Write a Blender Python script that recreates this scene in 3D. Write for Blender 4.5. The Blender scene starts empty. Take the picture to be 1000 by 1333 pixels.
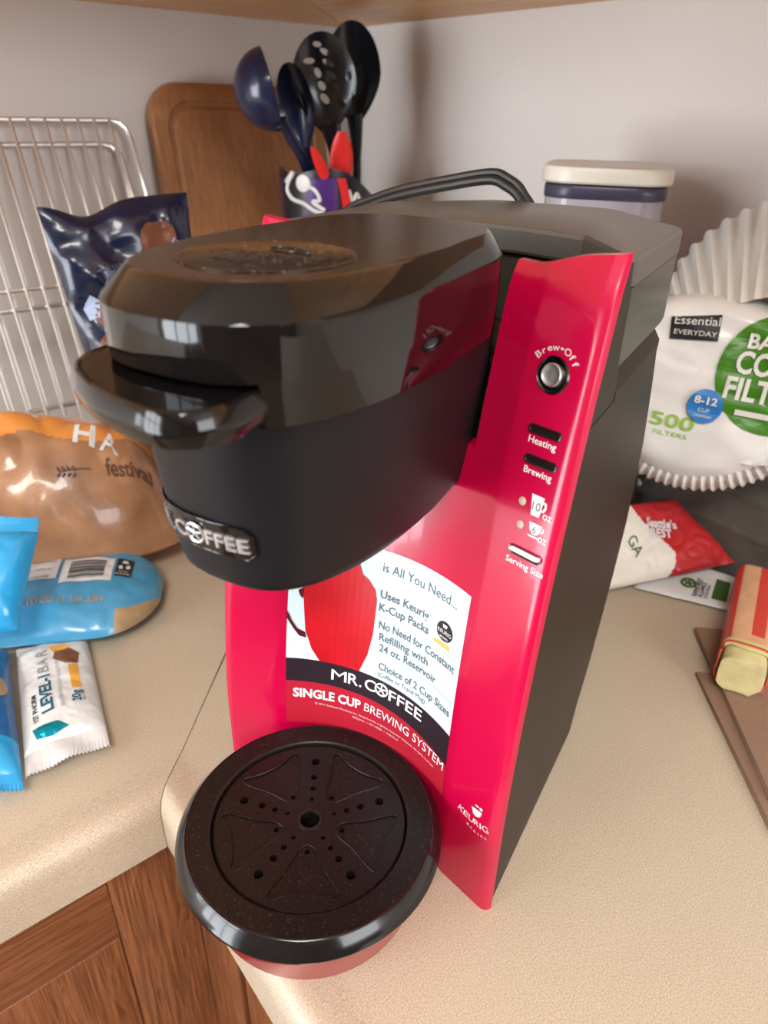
import bpy, bmesh, math, random
from mathutils import Vector, Matrix, noise
random.seed(7)
SC = bpy.context.scene
COL = SC.collection
R = math.radians

# ------------------------------------------------------------------ camera
cd = bpy.data.cameras.new('camera'); cam = bpy.data.objects.new('camera', cd); COL.objects.link(cam)
rt = Vector((0.78003976, -0.62536468, 0.02137746)); dn = Vector((-0.29194958, -0.3939516, -0.87153174)); fw = Vector((0.55344686, 0.67358827, -0.48987287))
cam.matrix_world = Matrix(((rt.x, -dn.x, -fw.x, 0), (rt.y, -dn.y, -fw.y, 0), (rt.z, -dn.z, -fw.z, 0.372), (0, 0, 0, 1)))
cd.sensor_fit = 'HORIZONTAL'; cd.sensor_width = 36; cd.lens = 929.26 / 1000 * 36
cd.clip_start = 0.01
cd.dof.use_dof = True; cd.dof.focus_distance = 0.36; cd.dof.aperture_fstop = 14
SC.camera = cam
# ------------------------------------------------------------------ light
w = bpy.data.worlds.new('world'); SC.world = w; w.use_nodes = True
w.node_tree.nodes['Background'].inputs[0].default_value = (0.80, 0.88, 1.0, 1)
w.node_tree.nodes['Background'].inputs[1].default_value = 1.6


def area(name, loc, target, sx, sy, power, color):
    l = bpy.data.lights.new(name, 'AREA'); l.shape = 'RECTANGLE'; l.size = sx; l.size_y = sy; l.energy = power; l.color = color
    o = bpy.data.objects.new(name, l); COL.objects.link(o); o.location = loc
    o.rotation_euler = (Vector(target) - Vector(loc)).to_track_quat('-Z', 'Y').to_euler()
    return o


area('window_light_left', (-1.64, 0.46, 0.32), (0.2, 0.42, 0.22), 0.82, 1.40, 32, (0.90, 0.95, 1.0))
area('window_light_front', (0.15, -2.25, 0.95), (0.3, 0.3, 0.1), 1.3, 1.0, 25, (0.98, 0.98, 1.0))
area('added_back_light', (-1.32, 0.89, 0.55), (-1.2, 0.0, 0.45), 0.40, 0.75, 5, (0.88, 0.94, 1.0))  # added for a bluish streak on the glossy head, no known window there
area('overhead_fill', (-0.7, -0.7, 1.44), (-0.7, -0.7, 0), 0.6, 0.6, 22, (1.0, 0.96, 0.90))  # added fill from above, no known fixture
SC.view_settings.view_transform = 'Standard'; SC.view_settings.look = 'None'
SC.view_settings.exposure = 0.42; SC.view_settings.gamma = 1.0; SC.view_settings.use_curve_mapping = False


# ------------------------------------------------------------------ materials
def srgb(r, g, b):
    f = lambda c: (c / 255 / 12.92) if c / 255 <= 0.04045 else ((c / 255 + 0.055) / 1.055) ** 2.4
    return (f(r), f(g), f(b), 1)


def mat(name, col, rough=0.5, metal=0.0, bump=0, bscale=200, coat=0, trans=0, spec=0.5, vary=0, vscale=30, alpha=1, ior=1.45, speck=0):
    m = bpy.data.materials.new(name); m.use_nodes = True; nt = m.node_tree; b = nt.nodes['Principled BSDF']
    b.inputs['Base Color'].default_value = col; b.inputs['Roughness'].default_value = rough; b.inputs['Metallic'].default_value = metal
    b.inputs['Coat Weight'].default_value = coat; b.inputs['Coat Roughness'].default_value = 0.04
    b.inputs['Transmission Weight'].default_value = trans; b.inputs['Specular IOR Level'].default_value = spec
    b.inputs['Alpha'].default_value = alpha; b.inputs['IOR'].default_value = ior
    tc = nt.nodes.new('ShaderNodeTexCoord')
    n = nt.nodes.new('ShaderNodeTexNoise'); n.inputs['Scale'].default_value = vscale; n.inputs['Detail'].default_value = 4
    nt.links.new(tc.outputs['Object'], n.inputs['Vector'])
    mx = nt.nodes.new('ShaderNodeMixRGB'); mx.blend_type = 'MULTIPLY'
    k = vary if vary else 0.04
    mp = nt.nodes.new('ShaderNodeMapRange'); mp.inputs[1].default_value = 0.3; mp.inputs[2].default_value = 0.7
    mp.inputs[3].default_value = 1 - k; mp.inputs[4].default_value = 1.0
    nt.links.new(n.outputs[0], mp.inputs[0])
    mx.inputs[0].default_value = 1; mx.inputs[1].default_value = col; nt.links.new(mp.outputs[0], mx.inputs[2])
    out = mx.outputs[0]
    if speck:   # dust flecks
        v = nt.nodes.new('ShaderNodeTexNoise'); v.inputs['Scale'].default_value = 900; v.inputs['Detail'].default_value = 1
        nt.links.new(tc.outputs['Object'], v.inputs['Vector'])
        r = nt.nodes.new('ShaderNodeMapRange'); r.inputs[1].default_value = 0.66; r.inputs[2].default_value = 0.72; r.inputs[3].default_value = 0; r.inputs[4].default_value = speck
        nt.links.new(v.outputs[0], r.inputs[0])
        m2 = nt.nodes.new('ShaderNodeMixRGB'); nt.links.new(r.outputs[0], m2.inputs[0]); nt.links.new(out, m2.inputs[1]); m2.inputs[2].default_value = (0.35, 0.30, 0.25, 1)
        out = m2.outputs[0]
    nt.links.new(out, b.inputs['Base Color'])
    if bump:
        n2 = nt.nodes.new('ShaderNodeTexNoise'); n2.inputs['Scale'].default_value = bscale; n2.inputs['Detail'].default_value = 3
        nt.links.new(tc.outputs['Object'], n2.inputs['Vector'])
        bp = nt.nodes.new('ShaderNodeBump'); bp.inputs['Strength'].default_value = bump; bp.inputs['Distance'].default_value = 0.001
        nt.links.new(n2.outputs[0], bp.inputs['Height']); nt.links.new(bp.outputs[0], b.inputs['Normal'])
    return m


def wood(name, c1, c2, axis='X', scale=1.0, rough=0.4, c3=None):
    m = bpy.data.materials.new(name); m.use_nodes = True; nt = m.node_tree; b = nt.nodes['Principled BSDF']; b.inputs['Roughness'].default_value = rough
    tc = nt.nodes.new('ShaderNodeTexCoord'); mp = nt.nodes.new('ShaderNodeMapping')
    s = {'X': (1.2, 22, 22), 'Y': (22, 1.2, 22), 'Z': (22, 22, 1.2)}[axis]
    mp.inputs['Scale'].default_value = tuple(v * scale for v in s)
    nt.links.new(tc.outputs['Object'], mp.inputs[0])
    n = nt.nodes.new('ShaderNodeTexNoise'); n.inputs['Scale'].default_value = 1.6; n.inputs['Detail'].default_value = 3; n.inputs['Distortion'].default_value = 1.2
    nt.links.new(mp.outputs[0], n.inputs['Vector'])
    # cathedral rings
    mlt = nt.nodes.new('ShaderNodeMath'); mlt.operation = 'MULTIPLY'; mlt.inputs[1].default_value = 11
    nt.links.new(n.outputs[0], mlt.inputs[0])
    fr = nt.nodes.new('ShaderNodeMath'); fr.operation = 'FRACT'; nt.links.new(mlt.outputs[0], fr.inputs[0])
    mp2 = nt.nodes.new('ShaderNodeMapping'); s2 = {'X': (12, 420, 420), 'Y': (420, 12, 420), 'Z': (420, 420, 12)}[axis]
    mp2.inputs['Scale'].default_value = tuple(v * scale for v in s2); nt.links.new(tc.outputs['Object'], mp2.inputs[0])
    n2 = nt.nodes.new('ShaderNodeTexNoise'); n2.inputs['Scale'].default_value = 1; n2.inputs['Detail'].default_value = 2; nt.links.new(mp2.outputs[0], n2.inputs['Vector'])
    ad = nt.nodes.new('ShaderNodeMath'); ad.operation = 'MULTIPLY_ADD'; nt.links.new(fr.outputs[0], ad.inputs[0]); ad.inputs[1].default_value = 0.45
    mr = nt.nodes.new('ShaderNodeMapRange'); mr.inputs[1].default_value = 0.35; mr.inputs[2].default_value = 0.7; mr.inputs[3].default_value = 0; mr.inputs[4].default_value = 0.6
    nt.links.new(n2.outputs[0], mr.inputs[0]); nt.links.new(mr.outputs[0], ad.inputs[2])
    cr = nt.nodes.new('ShaderNodeValToRGB'); cr.color_ramp.elements[0].color = c1; cr.color_ramp.elements[1].color = c2
    cr.color_ramp.elements[0].position = 0.1; cr.color_ramp.elements[1].position = 0.95
    nt.links.new(ad.outputs[0], cr.inputs[0]); nt.links.new(cr.outputs[0], b.inputs['Base Color'])
    bp = nt.nodes.new('ShaderNodeBump'); bp.inputs['Strength'].default_value = 0.25; bp.inputs['Distance'].default_value = 0.0006; bp.invert = True
    nt.links.new(n2.outputs[0], bp.inputs['Height']); nt.links.new(bp.outputs[0], b.inputs['Normal'])
    return m


def laminate():
    m = bpy.data.materials.new('beige_laminate'); m.use_nodes = True; nt = m.node_tree; b = nt.nodes['Principled BSDF']; b.inputs['Roughness'].default_value = 0.42
    tc = nt.nodes.new('ShaderNodeTexCoord')
    n = nt.nodes.new('ShaderNodeTexNoise'); n.inputs['Scale'].default_value = 1100; n.inputs['Detail'].default_value = 2; nt.links.new(tc.outputs['Object'], n.inputs['Vector'])
    cr = nt.nodes.new('ShaderNodeValToRGB')
    cr.color_ramp.elements[0].position = 0.28; cr.color_ramp.elements[0].color = srgb(172, 156, 136)
    cr.color_ramp.elements[1].position = 0.72; cr.color_ramp.elements[1].color = srgb(212, 198, 178)
    e = cr.color_ramp.elements.new(0.5); e.color = srgb(196, 180, 158)
    nt.links.new(n.outputs[0], cr.inputs[0])
    n3 = nt.nodes.new('ShaderNodeTexNoise'); n3.inputs['Scale'].default_value = 9; n3.inputs['Detail'].default_value = 5; nt.links.new(tc.outputs['Object'], n3.inputs['Vector'])
    mr = nt.nodes.new('ShaderNodeMapRange'); mr.inputs[1].default_value = 0.3; mr.inputs[2].default_value = 0.7; mr.inputs[3].default_value = 0.94; mr.inputs[4].default_value = 1.0
    nt.links.new(n3.outputs[0], mr.inputs[0])
    mx = nt.nodes.new('ShaderNodeMixRGB'); mx.blend_type = 'MULTIPLY'; mx.inputs[0].default_value = 1; nt.links.new(cr.outputs[0], mx.inputs[1]); nt.links.new(mr.outputs[0], mx.inputs[2])
    nt.links.new(mx.outputs[0], b.inputs['Base Color'])
    bp = nt.nodes.new('ShaderNodeBump'); bp.inputs['Strength'].default_value = 0.06; bp.inputs['Distance'].default_value = 0.0004
    nt.links.new(n.outputs[0], bp.inputs['Height']); nt.links.new(bp.outputs[0], b.inputs['Normal'])
    return m


M = dict(
    wall=mat('painted_wall', srgb(226, 220, 215), 0.75, bump=0.25, bscale=60, vary=0.04, vscale=3),
    farwall=mat('taupe_far_wall', srgb(118, 104, 92), 0.85, vary=0.1, vscale=2),
    ceil=mat('ceiling_paint', srgb(235, 232, 226), 0.9),
    floor=mat('floor_vinyl', srgb(140, 118, 96), 0.6),
    lam=laminate(),
    oakx=wood('oak_grain_x', srgb(104, 60, 34), srgb(158, 100, 62), 'X', 1.5),
    oaky=wood('oak_grain_y', srgb(104, 60, 34), srgb(158, 100, 62), 'Y', 1.5),
    oakz=wood('oak_grain_z', srgb(104, 60, 34), srgb(160, 102, 64), 'Z', 1.5),
    maplex=wood('honey_wood_x', srgb(186, 132, 80), srgb(222, 168, 110), 'X', 0.6),
    mapley=wood('honey_wood_y', srgb(194, 140, 88), srgb(228, 176, 118), 'Y', 0.6),
    board=wood('cutting_board_wood', srgb(150, 98, 58), srgb(172, 118, 74), 'Z', 0.45, 0.5),
    red=mat('crimson_gloss_plastic', (0.50, 0.001, 0.045, 1), 0.20, coat=0.3, vary=0.03),
    redbase=mat('crimson_satin_plastic', (0.34, 0.003, 0.016, 1), 0.35, coat=0.2),
    gloss=mat('black_gloss_plastic', (0.006, 0.005, 0.005, 1), 0.05, coat=0.1, speck=0.0, spec=0.4),
    gloss2=mat('black_satin_bevel', (0.008, 0.007, 0.007, 1), 0.13, coat=0.1),
    lidtop=mat('dusty_black_lid', (0.014, 0.010, 0.008, 1), 0.24, spec=0.35, speck=0.5, bump=0.03, bscale=900),
    matte=mat('black_matte_plastic', (0.007, 0.007, 0.009, 1), 0.44, spec=0.28, bump=0.06, bscale=1500),
    dish=mat('dusty_black_dish', (0.012, 0.011, 0.010, 1), 0.30, speck=0.6, bump=0.2, bscale=1300),
    side=mat('charcoal_side_plastic', (0.030, 0.021, 0.015, 1), 0.46, spec=0.22, bump=0.1, bscale=900),
    res=mat('smoked_reservoir_plastic', (0.048, 0.042, 0.036, 1), 0.30),
    reslid=mat('dark_grey_lid_plastic', (0.095, 0.088, 0.080, 1), 0.34, bump=0.05, bscale=900),
    cavity=mat('black_inner_plastic', (0.012, 0.010, 0.009, 1), 0.25),
    tray=mat('black_tray_plastic', (0.009, 0.005, 0.005, 1), 0.34, spec=0.35, bump=0.05, bscale=1200, speck=0.10),
    hole=mat('dark_well', (0.004, 0.004, 0.004, 1), 0.5),
    chrome=mat('brushed_steel', (0.62, 0.60, 0.58, 1), 0.22, metal=1),
    chromed=mat('dark_chrome', (0.07, 0.065, 0.065, 1), 0.22, metal=1),
    silver=mat('silver_lettering', (0.75, 0.75, 0.77, 1), 0.25, metal=0.8),
    white=mat('white_print', (0.85, 0.85, 0.85, 1), 0.5),
    pinkp=mat('pale_print_on_red', (0.80, 0.66, 0.68, 1), 0.5),
    btn=mat('satin_steel_button', (0.50, 0.48, 0.47, 1), 0.42, metal=0.85),
    slot=mat('black_slot', (0.012, 0.008, 0.008, 1), 0.2),
    led=mat('frosted_indicator', (0.50, 0.42, 0.33, 1), 0.4),
    stick=mat('sticker_white', (0.60, 0.74, 0.78, 1), 0.35),
    stext=mat('sticker_grey_text', (0.10, 0.13, 0.15, 1), 0.5),
    sline=mat('sticker_hairline', (0.45, 0.53, 0.55, 1), 0.5),
    sblack=mat('sticker_black_band', (0.022, 0.012, 0.018, 1), 0.35),
    sred=mat('sticker_red_band', (0.42, 0.012, 0.030, 1), 0.35),
    smug=mat('sticker_red_mug', (0.56, 0.006, 0.014, 1), 0.35, vary=0.3, vscale=25),
    smugd=mat('sticker_dark_mug', (0.09, 0.005, 0.01, 1), 0.35),
    gold=mat('gold_print', (0.65, 0.45, 0.10, 1), 0.5),
    wire=mat('chrome_wire', (0.82, 0.80, 0.77, 1), 0.30, metal=0.9),
    navyu=mat('navy_nylon', (0.010, 0.014, 0.045, 1), 0.22, coat=0.3),
    blacku=mat('black_nylon', (0.009, 0.010, 0.016, 1), 0.22, coat=0.3),
    redu=mat('red_silicone', (0.75, 0.025, 0.02, 1), 0.35),
    cblack=mat('crock_black', (0.015, 0.013, 0.02, 1), 0.3), cpurple=mat('crock_purple', (0.07, 0.018, 0.16, 1), 0.3),
    cwhite=mat('crock_white', (0.75, 0.75, 0.73, 1), 0.35),
    navy=mat('navy_foil_bag', (0.006, 0.010, 0.034, 1), 0.25, bump=0.3, bscale=40, coat=0.3),
    pretz=mat('brown_snack_print', (0.22, 0.075, 0.035, 1), 0.4, vary=0.4, vscale=60),
    bluew=mat('pale_blue_print', (0.38, 0.48, 0.68, 1), 0.4),
    dimprint=mat('dim_blue_print', (0.05, 0.07, 0.14, 1), 0.4),
    orange=mat('orange_bread_bag', (0.78, 0.30, 0.07, 1), 0.28, bump=0.5, bscale=35, coat=0.3, vary=0.2, vscale=12),
    bread=mat('bread_through_film', (0.44, 0.22, 0.11, 1), 0.25, bump=0.9, bscale=45, coat=0.35, vary=0.55, vscale=22),
    crumb=mat('pale_bread_bun', (0.62, 0.42, 0.24, 1), 0.25, vary=0.4, vscale=40, coat=0.8),
    brownp=mat('brown_print', (0.10, 0.035, 0.02, 1), 0.5),
    cyan=mat('bright_blue_film', (0.025, 0.34, 0.68, 1), 0.25, coat=0.4, vary=0.08),
    blue2=mat('mid_blue_film', (0.018, 0.13, 0.36, 1), 0.3, coat=0.3, vary=0.15),
    sky=mat('sky_blue_film', (0.060, 0.30, 0.52, 1), 0.28, coat=0.4, vary=0.08),
    label=mat('white_label_print', (0.66, 0.67, 0.67, 1), 0.45), ink=mat('black_print', (0.02, 0.02, 0.025, 1), 0.5),
    greyp=mat('grey_print', (0.28, 0.30, 0.32, 1), 0.5), tan=mat('tan_print', (0.45, 0.30, 0.17, 1), 0.45, vary=0.3, vscale=60),
    barw=mat('white_wrapper_film', (0.72, 0.74, 0.74, 1), 0.32, bump=0.25, bscale=60, coat=0.3),
    bart=mat('teal_print', (0.01, 0.10, 0.17, 1), 0.4), barteal=mat('teal_foil', (0.0, 0.30, 0.42, 1), 0.15, metal=0.6),
    bargold=mat('gold_stripe', (0.75, 0.38, 0.06, 1), 0.4), choc=mat('chocolate_print', (0.25, 0.11, 0.05, 1), 0.5, vary=0.5, vscale=90),
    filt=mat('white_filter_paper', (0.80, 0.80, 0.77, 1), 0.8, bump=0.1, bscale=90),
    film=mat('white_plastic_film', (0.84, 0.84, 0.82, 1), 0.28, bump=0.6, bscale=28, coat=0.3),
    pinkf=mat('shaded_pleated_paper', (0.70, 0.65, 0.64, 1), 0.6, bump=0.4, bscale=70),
    green=mat('green_label_print', (0.07, 0.27, 0.015, 1), 0.35, vary=0.25, vscale=25), green2=mat('light_green_print', (0.30, 0.55, 0.08, 1), 0.4),
    blue3=mat('blue_badge_print', (0.03, 0.22, 0.60, 1), 0.35), dgreen=mat('dark_green_print', (0.05, 0.12, 0.025, 1), 0.45),
    clam=mat('clear_grey_plastic', (0.60, 0.58, 0.52, 1), 0.08, trans=0.85, vary=0.1, ior=1.3),
    clamin=mat('dark_crumbs', (0.10, 0.085, 0.07, 1), 0.5, vary=0.5, vscale=70),
    sach=mat('cream_sachet_paper', (0.72, 0.68, 0.60, 1), 0.45, bump=0.3, bscale=60), sachr=mat('red_sachet_foil', (0.46, 0.020, 0.024, 1), 0.3, bump=0.5, bscale=45, coat=0.2),
    napkin=mat('brown_paper', srgb(146, 116, 96), 0.9, bump=0.3, bscale=400, vary=0.12, vscale=300),
    butter=mat('butter', (0.80, 0.70, 0.36, 1), 0.4, bump=0.8, bscale=130, vary=0.25, vscale=60), bwrap=mat('wax_wrapper', (0.80, 0.45, 0.26, 1), 0.35, bump=0.3, bscale=90, vary=0.2, vscale=90),
    bred=mat('red_wrapper_print', (0.66, 0.06, 0.04, 1), 0.4), byel=mat('wrapper_inside', (0.72, 0.66, 0.30, 1), 0.35, trans=0.1),
    lidw=mat('ivory_lid_plastic', (0.72, 0.69, 0.60, 1), 0.3), tub=mat('clear_tub_plastic', (0.85, 0.82, 0.88, 1), 0.08, trans=0.8, ior=1.3),
    gasket=mat('dark_gasket', (0.05, 0.045, 0.08, 1), 0.3), flour=mat('pale_contents', (0.52, 0.48, 0.52, 1), 0.8, vary=0.1),
    foil=mat('silver_foil', (0.55, 0.57, 0.60, 1), 0.25, metal=0.8), cord=mat('black_rubber', (0.014, 0.013, 0.012, 1), 0.38),
)


# ------------------------------------------------------------------ helpers
def tag(o, label=None, cat=None, group=None, kind=None):
    if label: o['label'] = label
    if cat: o['category'] = cat
    if group: o['group'] = group
    if kind: o['kind'] = kind
    return o


def link(name, me, m, parent=None, smooth=35):
    if m is not None:
        for x in (m if isinstance(m, (list, tuple)) else [m]): me.materials.append(x)
    if smooth:
        for p in me.polygons: p.use_smooth = True
        me.set_sharp_from_angle(angle=R(smooth))
    o = bpy.data.objects.new(name, me); COL.objects.link(o)
    if parent: o.parent = parent
    return o


def fromb(name, bm, m, parent=None, smooth=35):
    bmesh.ops.recalc_face_normals(bm, faces=bm.faces)
    me = bpy.data.meshes.new(name); bm.to_mesh(me); bm.free()
    return link(name, me, m, parent, smooth)


def pyd(name, v, f, m, parent=None, smooth=35, recalc=True):
    me = bpy.data.meshes.new(name); me.from_pydata([tuple(p) for p in v], [], f)
    if recalc:
        bm = bmesh.new(); bm.from_mesh(me); bmesh.ops.recalc_face_normals(bm, faces=bm.faces); bm.to_mesh(me); bm.free()
    return link(name, me, m, parent, smooth)


def empty(name, loc, rz=0):
    o = bpy.data.objects.new(name, None); COL.objects.link(o); o.location = loc; o.rotation_euler = (0, 0, rz); o.empty_display_size = 0.02
    return o


def box(bm, c, s, rot=None, bev=0):
    r = bmesh.ops.create_cube(bm, size=1); vs = r['verts']
    for v in vs:
        p = Vector((v.co.x * s[0], v.co.y * s[1], v.co.z * s[2]))
        if rot: p = rot @ p
        v.co = p + Vector(c)
    if bev:
        es = list({e for v in vs for e in v.link_edges})
        bmesh.ops.bevel(bm, geom=es, offset=bev, segments=3, affect='EDGES', profile=0.5)


def loft(bm, rings, cap=True):
    n = len(rings[0]); vs = [[bm.verts.new(p) for p in r] for r in rings]
    for i in range(len(rings) - 1):
        for j in range(n):
            bm.faces.new((vs[i][j], vs[i][(j + 1) % n], vs[i + 1][(j + 1) % n], vs[i + 1][j]))
    if cap:
        bm.faces.new(list(reversed(vs[0]))); bm.faces.new(vs[-1])
    return vs


def tube(bm, pts, r, n=8, cap=True, closed=False):
    pts = [Vector(p) for p in pts]; rings = []; prev = None
    for i, p in enumerate(pts):
        if closed: t = pts[(i + 1) % len(pts)] - pts[i - 1]
        else: t = pts[min(i + 1, len(pts) - 1)] - pts[max(i - 1, 0)]
        t.normalize()
        if prev is None:
            a = Vector((0, 0, 1)) if abs(t.z) < 0.9 else Vector((1, 0, 0)); u = t.cross(a).normalized()
        else:
            u = (prev - t * prev.dot(t)).normalized()
        prev = u; v = t.cross(u); rr = r[i] if isinstance(r, (list, tuple)) else r
        rings.append([p + (u * math.cos(2 * math.pi * k / n) + v * math.sin(2 * math.pi * k / n)) * rr for k in range(n)])
    if closed: rings.append(rings[0]); loft(bm, rings, False); bmesh.ops.remove_doubles(bm, verts=bm.verts, dist=1e-7)
    else: loft(bm, rings, cap)


def spline(pts, n=8):
    P = [Vector(p) for p in pts]; P = [P[0] * 2 - P[1]] + P + [P[-1] * 2 - P[-2]]; out = []
    for i in range(1, len(P) - 2):
        for k in range(n):
            t = k / n; a, b, c, d = P[i - 1], P[i], P[i + 1], P[i + 2]
            out.append(0.5 * ((2 * b) + (c - a) * t + (2 * a - 5 * b + 4 * c - d) * t * t + (3 * b - a - 3 * c + d) * t ** 3))
    out.append(P[-2]); return out


def textmesh(s, thick=0.0, bold=0.0):
    """flat text triangles normalised: x in [0,1] over its width, y with cap height 1 ; returns verts, faces, aspect"""
    cu = bpy.data.curves.new('lettering', 'FONT'); cu.body = s; cu.size = 1; cu.resolution_u = 3; cu.offset = bold; cu.fill_mode = 'FRONT' if not thick else 'BOTH'; cu.extrude = thick
    o = bpy.data.objects.new('lettering', cu); COL.objects.link(o)
    me = bpy.data.meshes.new_from_object(o.evaluated_get(bpy.context.evaluated_depsgraph_get()))
    bpy.data.objects.remove(o)
    v = [tuple(p.co) for p in me.vertices]; f = [tuple(p.vertices) for p in me.polygons]; bpy.data.meshes.remove(me); bpy.data.curves.remove(cu)
    x0 = min(p[0] for p in v); x1 = max(p[0] for p in v)
    return [((p[0] - x0) / (x1 - x0), p[1] / 0.73, p[2]) for p in v], f


def text_on(name, items, fn, m, parent, thick=0.0, bold=0.0, label=None):
    """items: (string, u0, v0, width, height[, angle]) in surface coordinates, fn(u, v, lift) -> point ; one part"""
    V = []; F = []
    for it in items:
        s, u0, v0, wd, ht = it[:5]; an = it[5] if len(it) > 5 else 0
        tv, tf = textmesh(s, thick, it[6] if len(it) > 6 else bold); b = len(V); c, sn = math.cos(an), math.sin(an)
        for x, y, z in tv:
            a, d = x * wd, y * ht
            V.append(fn(u0 + a * c - d * sn, v0 + a * sn + d * c, z))
        F += [tuple(i + b for i in q) for q in tf]
    o = pyd(name, V, F, m, parent, smooth=0, recalc=bool(thick))
    if label: o['label'] = label
    return o


def poly_on(name, polys, fn, m, parent, lift=0.0002, step=0.004):
    """flat print: polygon(s) in surface coordinates cut on a fine grid so it follows the surface"""
    bm = bmesh.new()
    for poly in polys:
        fv = [bm.verts.new((p[0], p[1], 0)) for p in poly]; bm.faces.new(fv)
    bmesh.ops.triangulate(bm, faces=bm.faces)
    xs = [v.co.x for v in bm.verts]; ys = [v.co.y for v in bm.verts]
    for ax, a, b in ((0, min(xs), max(xs)), (1, min(ys), max(ys))):
        k = a + step
        while k < b:
            co = Vector((k, 0, 0)) if ax == 0 else Vector((0, k, 0)); no = Vector((1, 0, 0)) if ax == 0 else Vector((0, 1, 0))
            bmesh.ops.bisect_plane(bm, geom=list(bm.verts) + list(bm.edges) + list(bm.faces), plane_co=co, plane_no=no)
            k += step
    for v in bm.verts: v.co = fn(v.co.x, v.co.y, lift)
    me = bpy.data.meshes.new(name); bm.to_mesh(me); bm.free()
    return link(name, me, m, parent, 0)


def circle(cx, cy, r, n=28, ry=None):
    return [(cx + r * math.cos(2 * math.pi * k / n), cy + (ry or r) * math.sin(2 * math.pi * k / n)) for k in range(n)]


def rect(x0, y0, x1, y1): return [(x0, y0), (x1, y0), (x1, y1), (x0, y1)]


# ================================================================== ROOM
CX, CY = 0.0822, 0.3107            # inner corner of the counter edge
WX, WY = 0.66, 0.90                # wall planes
CB = 0.4643                        # underside of upper cabinets


def struct(name, boxes, m):
    bm = bmesh.new()
    for c, s in boxes: box(bm, c, s)
    return tag(fromb(name, bm, m, None, 0), kind='structure')


struct('wall_back', [((-0.205, WY + 0.05, 0.25), (1.73, 0.1, 2.5)), ((-1.685, WY + 0.05, 0.25), (0.23, 0.1, 2.5)), ((-1.32, WY + 0.05, -0.425), (0.5, 0.1, 1.15)), ((-1.32, WY + 0.05, 1.225), (0.5, 0.1, 0.55))], M['wall'])
struct('added_back_window', [((-1.32, WY - 0.03, 0.55), (0.025, 0.02, 0.8)), ((-1.32, WY - 0.03, 0.55), (0.5, 0.02, 0.025))], M['ceil'])  # bars of an added window, put in for its reflection in the head
struct('wall_right', [((WX + 0.05, -0.76, 0.25), (0.1, 3.42, 2.5))], M['wall'])
# side wall (x=-2.3) with a window opening y -0.3..0.9, z 0.15..1.15 ; front wall (y=-2.45) with an opening
struct('wall_left', [((-1.75, -1.27, 0.25), (0.1, 2.36, 2.5)), ((-1.75, 0.405, -0.72), (0.1, 0.99, 0.56)), ((-1.75, 0.405, 1.27), (0.1, 0.99, 0.46))], M['farwall'])
struct('wall_front', [((-1.175, -2.5, 0.25), (1.25, 0.1, 2.5)), ((0.08, -2.5, -0.35), (1.26, 0.1, 1.3)), ((0.08, -2.5, 1.48), (1.26, 0.1, 0.04))], M['farwall'])
for q_, (c_, s_) in enumerate((((-1.60, 0.30, 0.33), (0.03, 0.03, 1.5)), ((-1.60, 0.62, 0.33), (0.03, 0.03, 1.5)), ((-1.60, 0.405, 0.62), (0.03, 0.99, 0.03)), ((-1.60, -0.075, 0.33), (0.05, 0.05, 1.5)), ((-1.60, 0.87, 0.33), (0.05, 0.04, 1.5)))): struct('added_window_bar' if q_ == 0 else 'added_window_bar', [(c_, s_)], M['ceil'])  # unseen bars added to break the left window's reflection into streaks
struct('floor', [((-0.52, -0.78, -0.95), (2.36, 3.34, 0.1))], M['floor'])
struct('ceiling', [((-0.52, -0.78, 1.55), (2.56, 3.54, 0.1))], M['ceil'])


# ---- counters: swept nosing profile (n = distance in from the edge, z)
PROF = [(0.0005, -0.0430), (0.0, -0.030), (0.0, -0.0125)]
PROF += [(0.0105 - 0.0105 * math.cos(a), -0.0125 + 0.0143 * math.sin(a)) for a in [math.pi / 2 * k / 8 for k in range(1, 9)]]
PROF += [(0.0105 + d, 0.0018 * (0.5 + 0.5 * math.cos(math.pi * d / 0.022))) for d in (0.004, 0.008, 0.012, 0.016, 0.019, 0.022)]


def counter(name, which, label):
    D = (WX - CX) if which == 'B' else (WY - CY)
    top = PROF + [(0.2, 0.0), (0.4, 0.0), (D, 0.0)]
    prof = top + [(D, -0.030), (0.03, -0.030), (0.03, -0.043)]
    V = []; F = []; g = 0.00035
    for end in (0, 1):
        for n, z in prof:
            if which == 'A':
                p = (-0.72, CY + n, z) if end == 0 else (min(CX + n, WX) - g, CY + n, z)
            else:
                p = (CX + n, -0.75, z) if end == 0 else (CX + n, min(CY + n * (WY - CY) / (WX - CX) if n > 0.3 else CY + n, WY) - g, z)
            V.append(p)
    k = len(prof)
    for i in range(k):
        j = (i + 1) % k; F.append((i, j, k + j, k + i))
    F.append(tuple(range(k))); F.append(tuple(range(2 * k - 1, k - 1, -1)))
    return tag(pyd(name, V, F, M['lam'], None, 40), label, 'countertop')


counter('countertop', 'A', 'beige speckled laminate countertop under the snack bags, left of the mitred seam')
counter('countertop', 'B', 'beige speckled laminate countertop with rolled edge carrying the red coffee maker')

# ---- base cabinets
cab = empty('base_cabinet', (-0.4, 0.34, -0.9)); tag(cab, 'oak base cabinet under the left countertop with a horizontal top rail', 'cabinet')


def part_box(name, parent, c, s, m, bev=0.0006, smooth=35):
    bm = bmesh.new(); box(bm, Vector(c) - parent.location, s, None, bev); return fromb(name, bm, m, parent, smooth)


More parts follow.
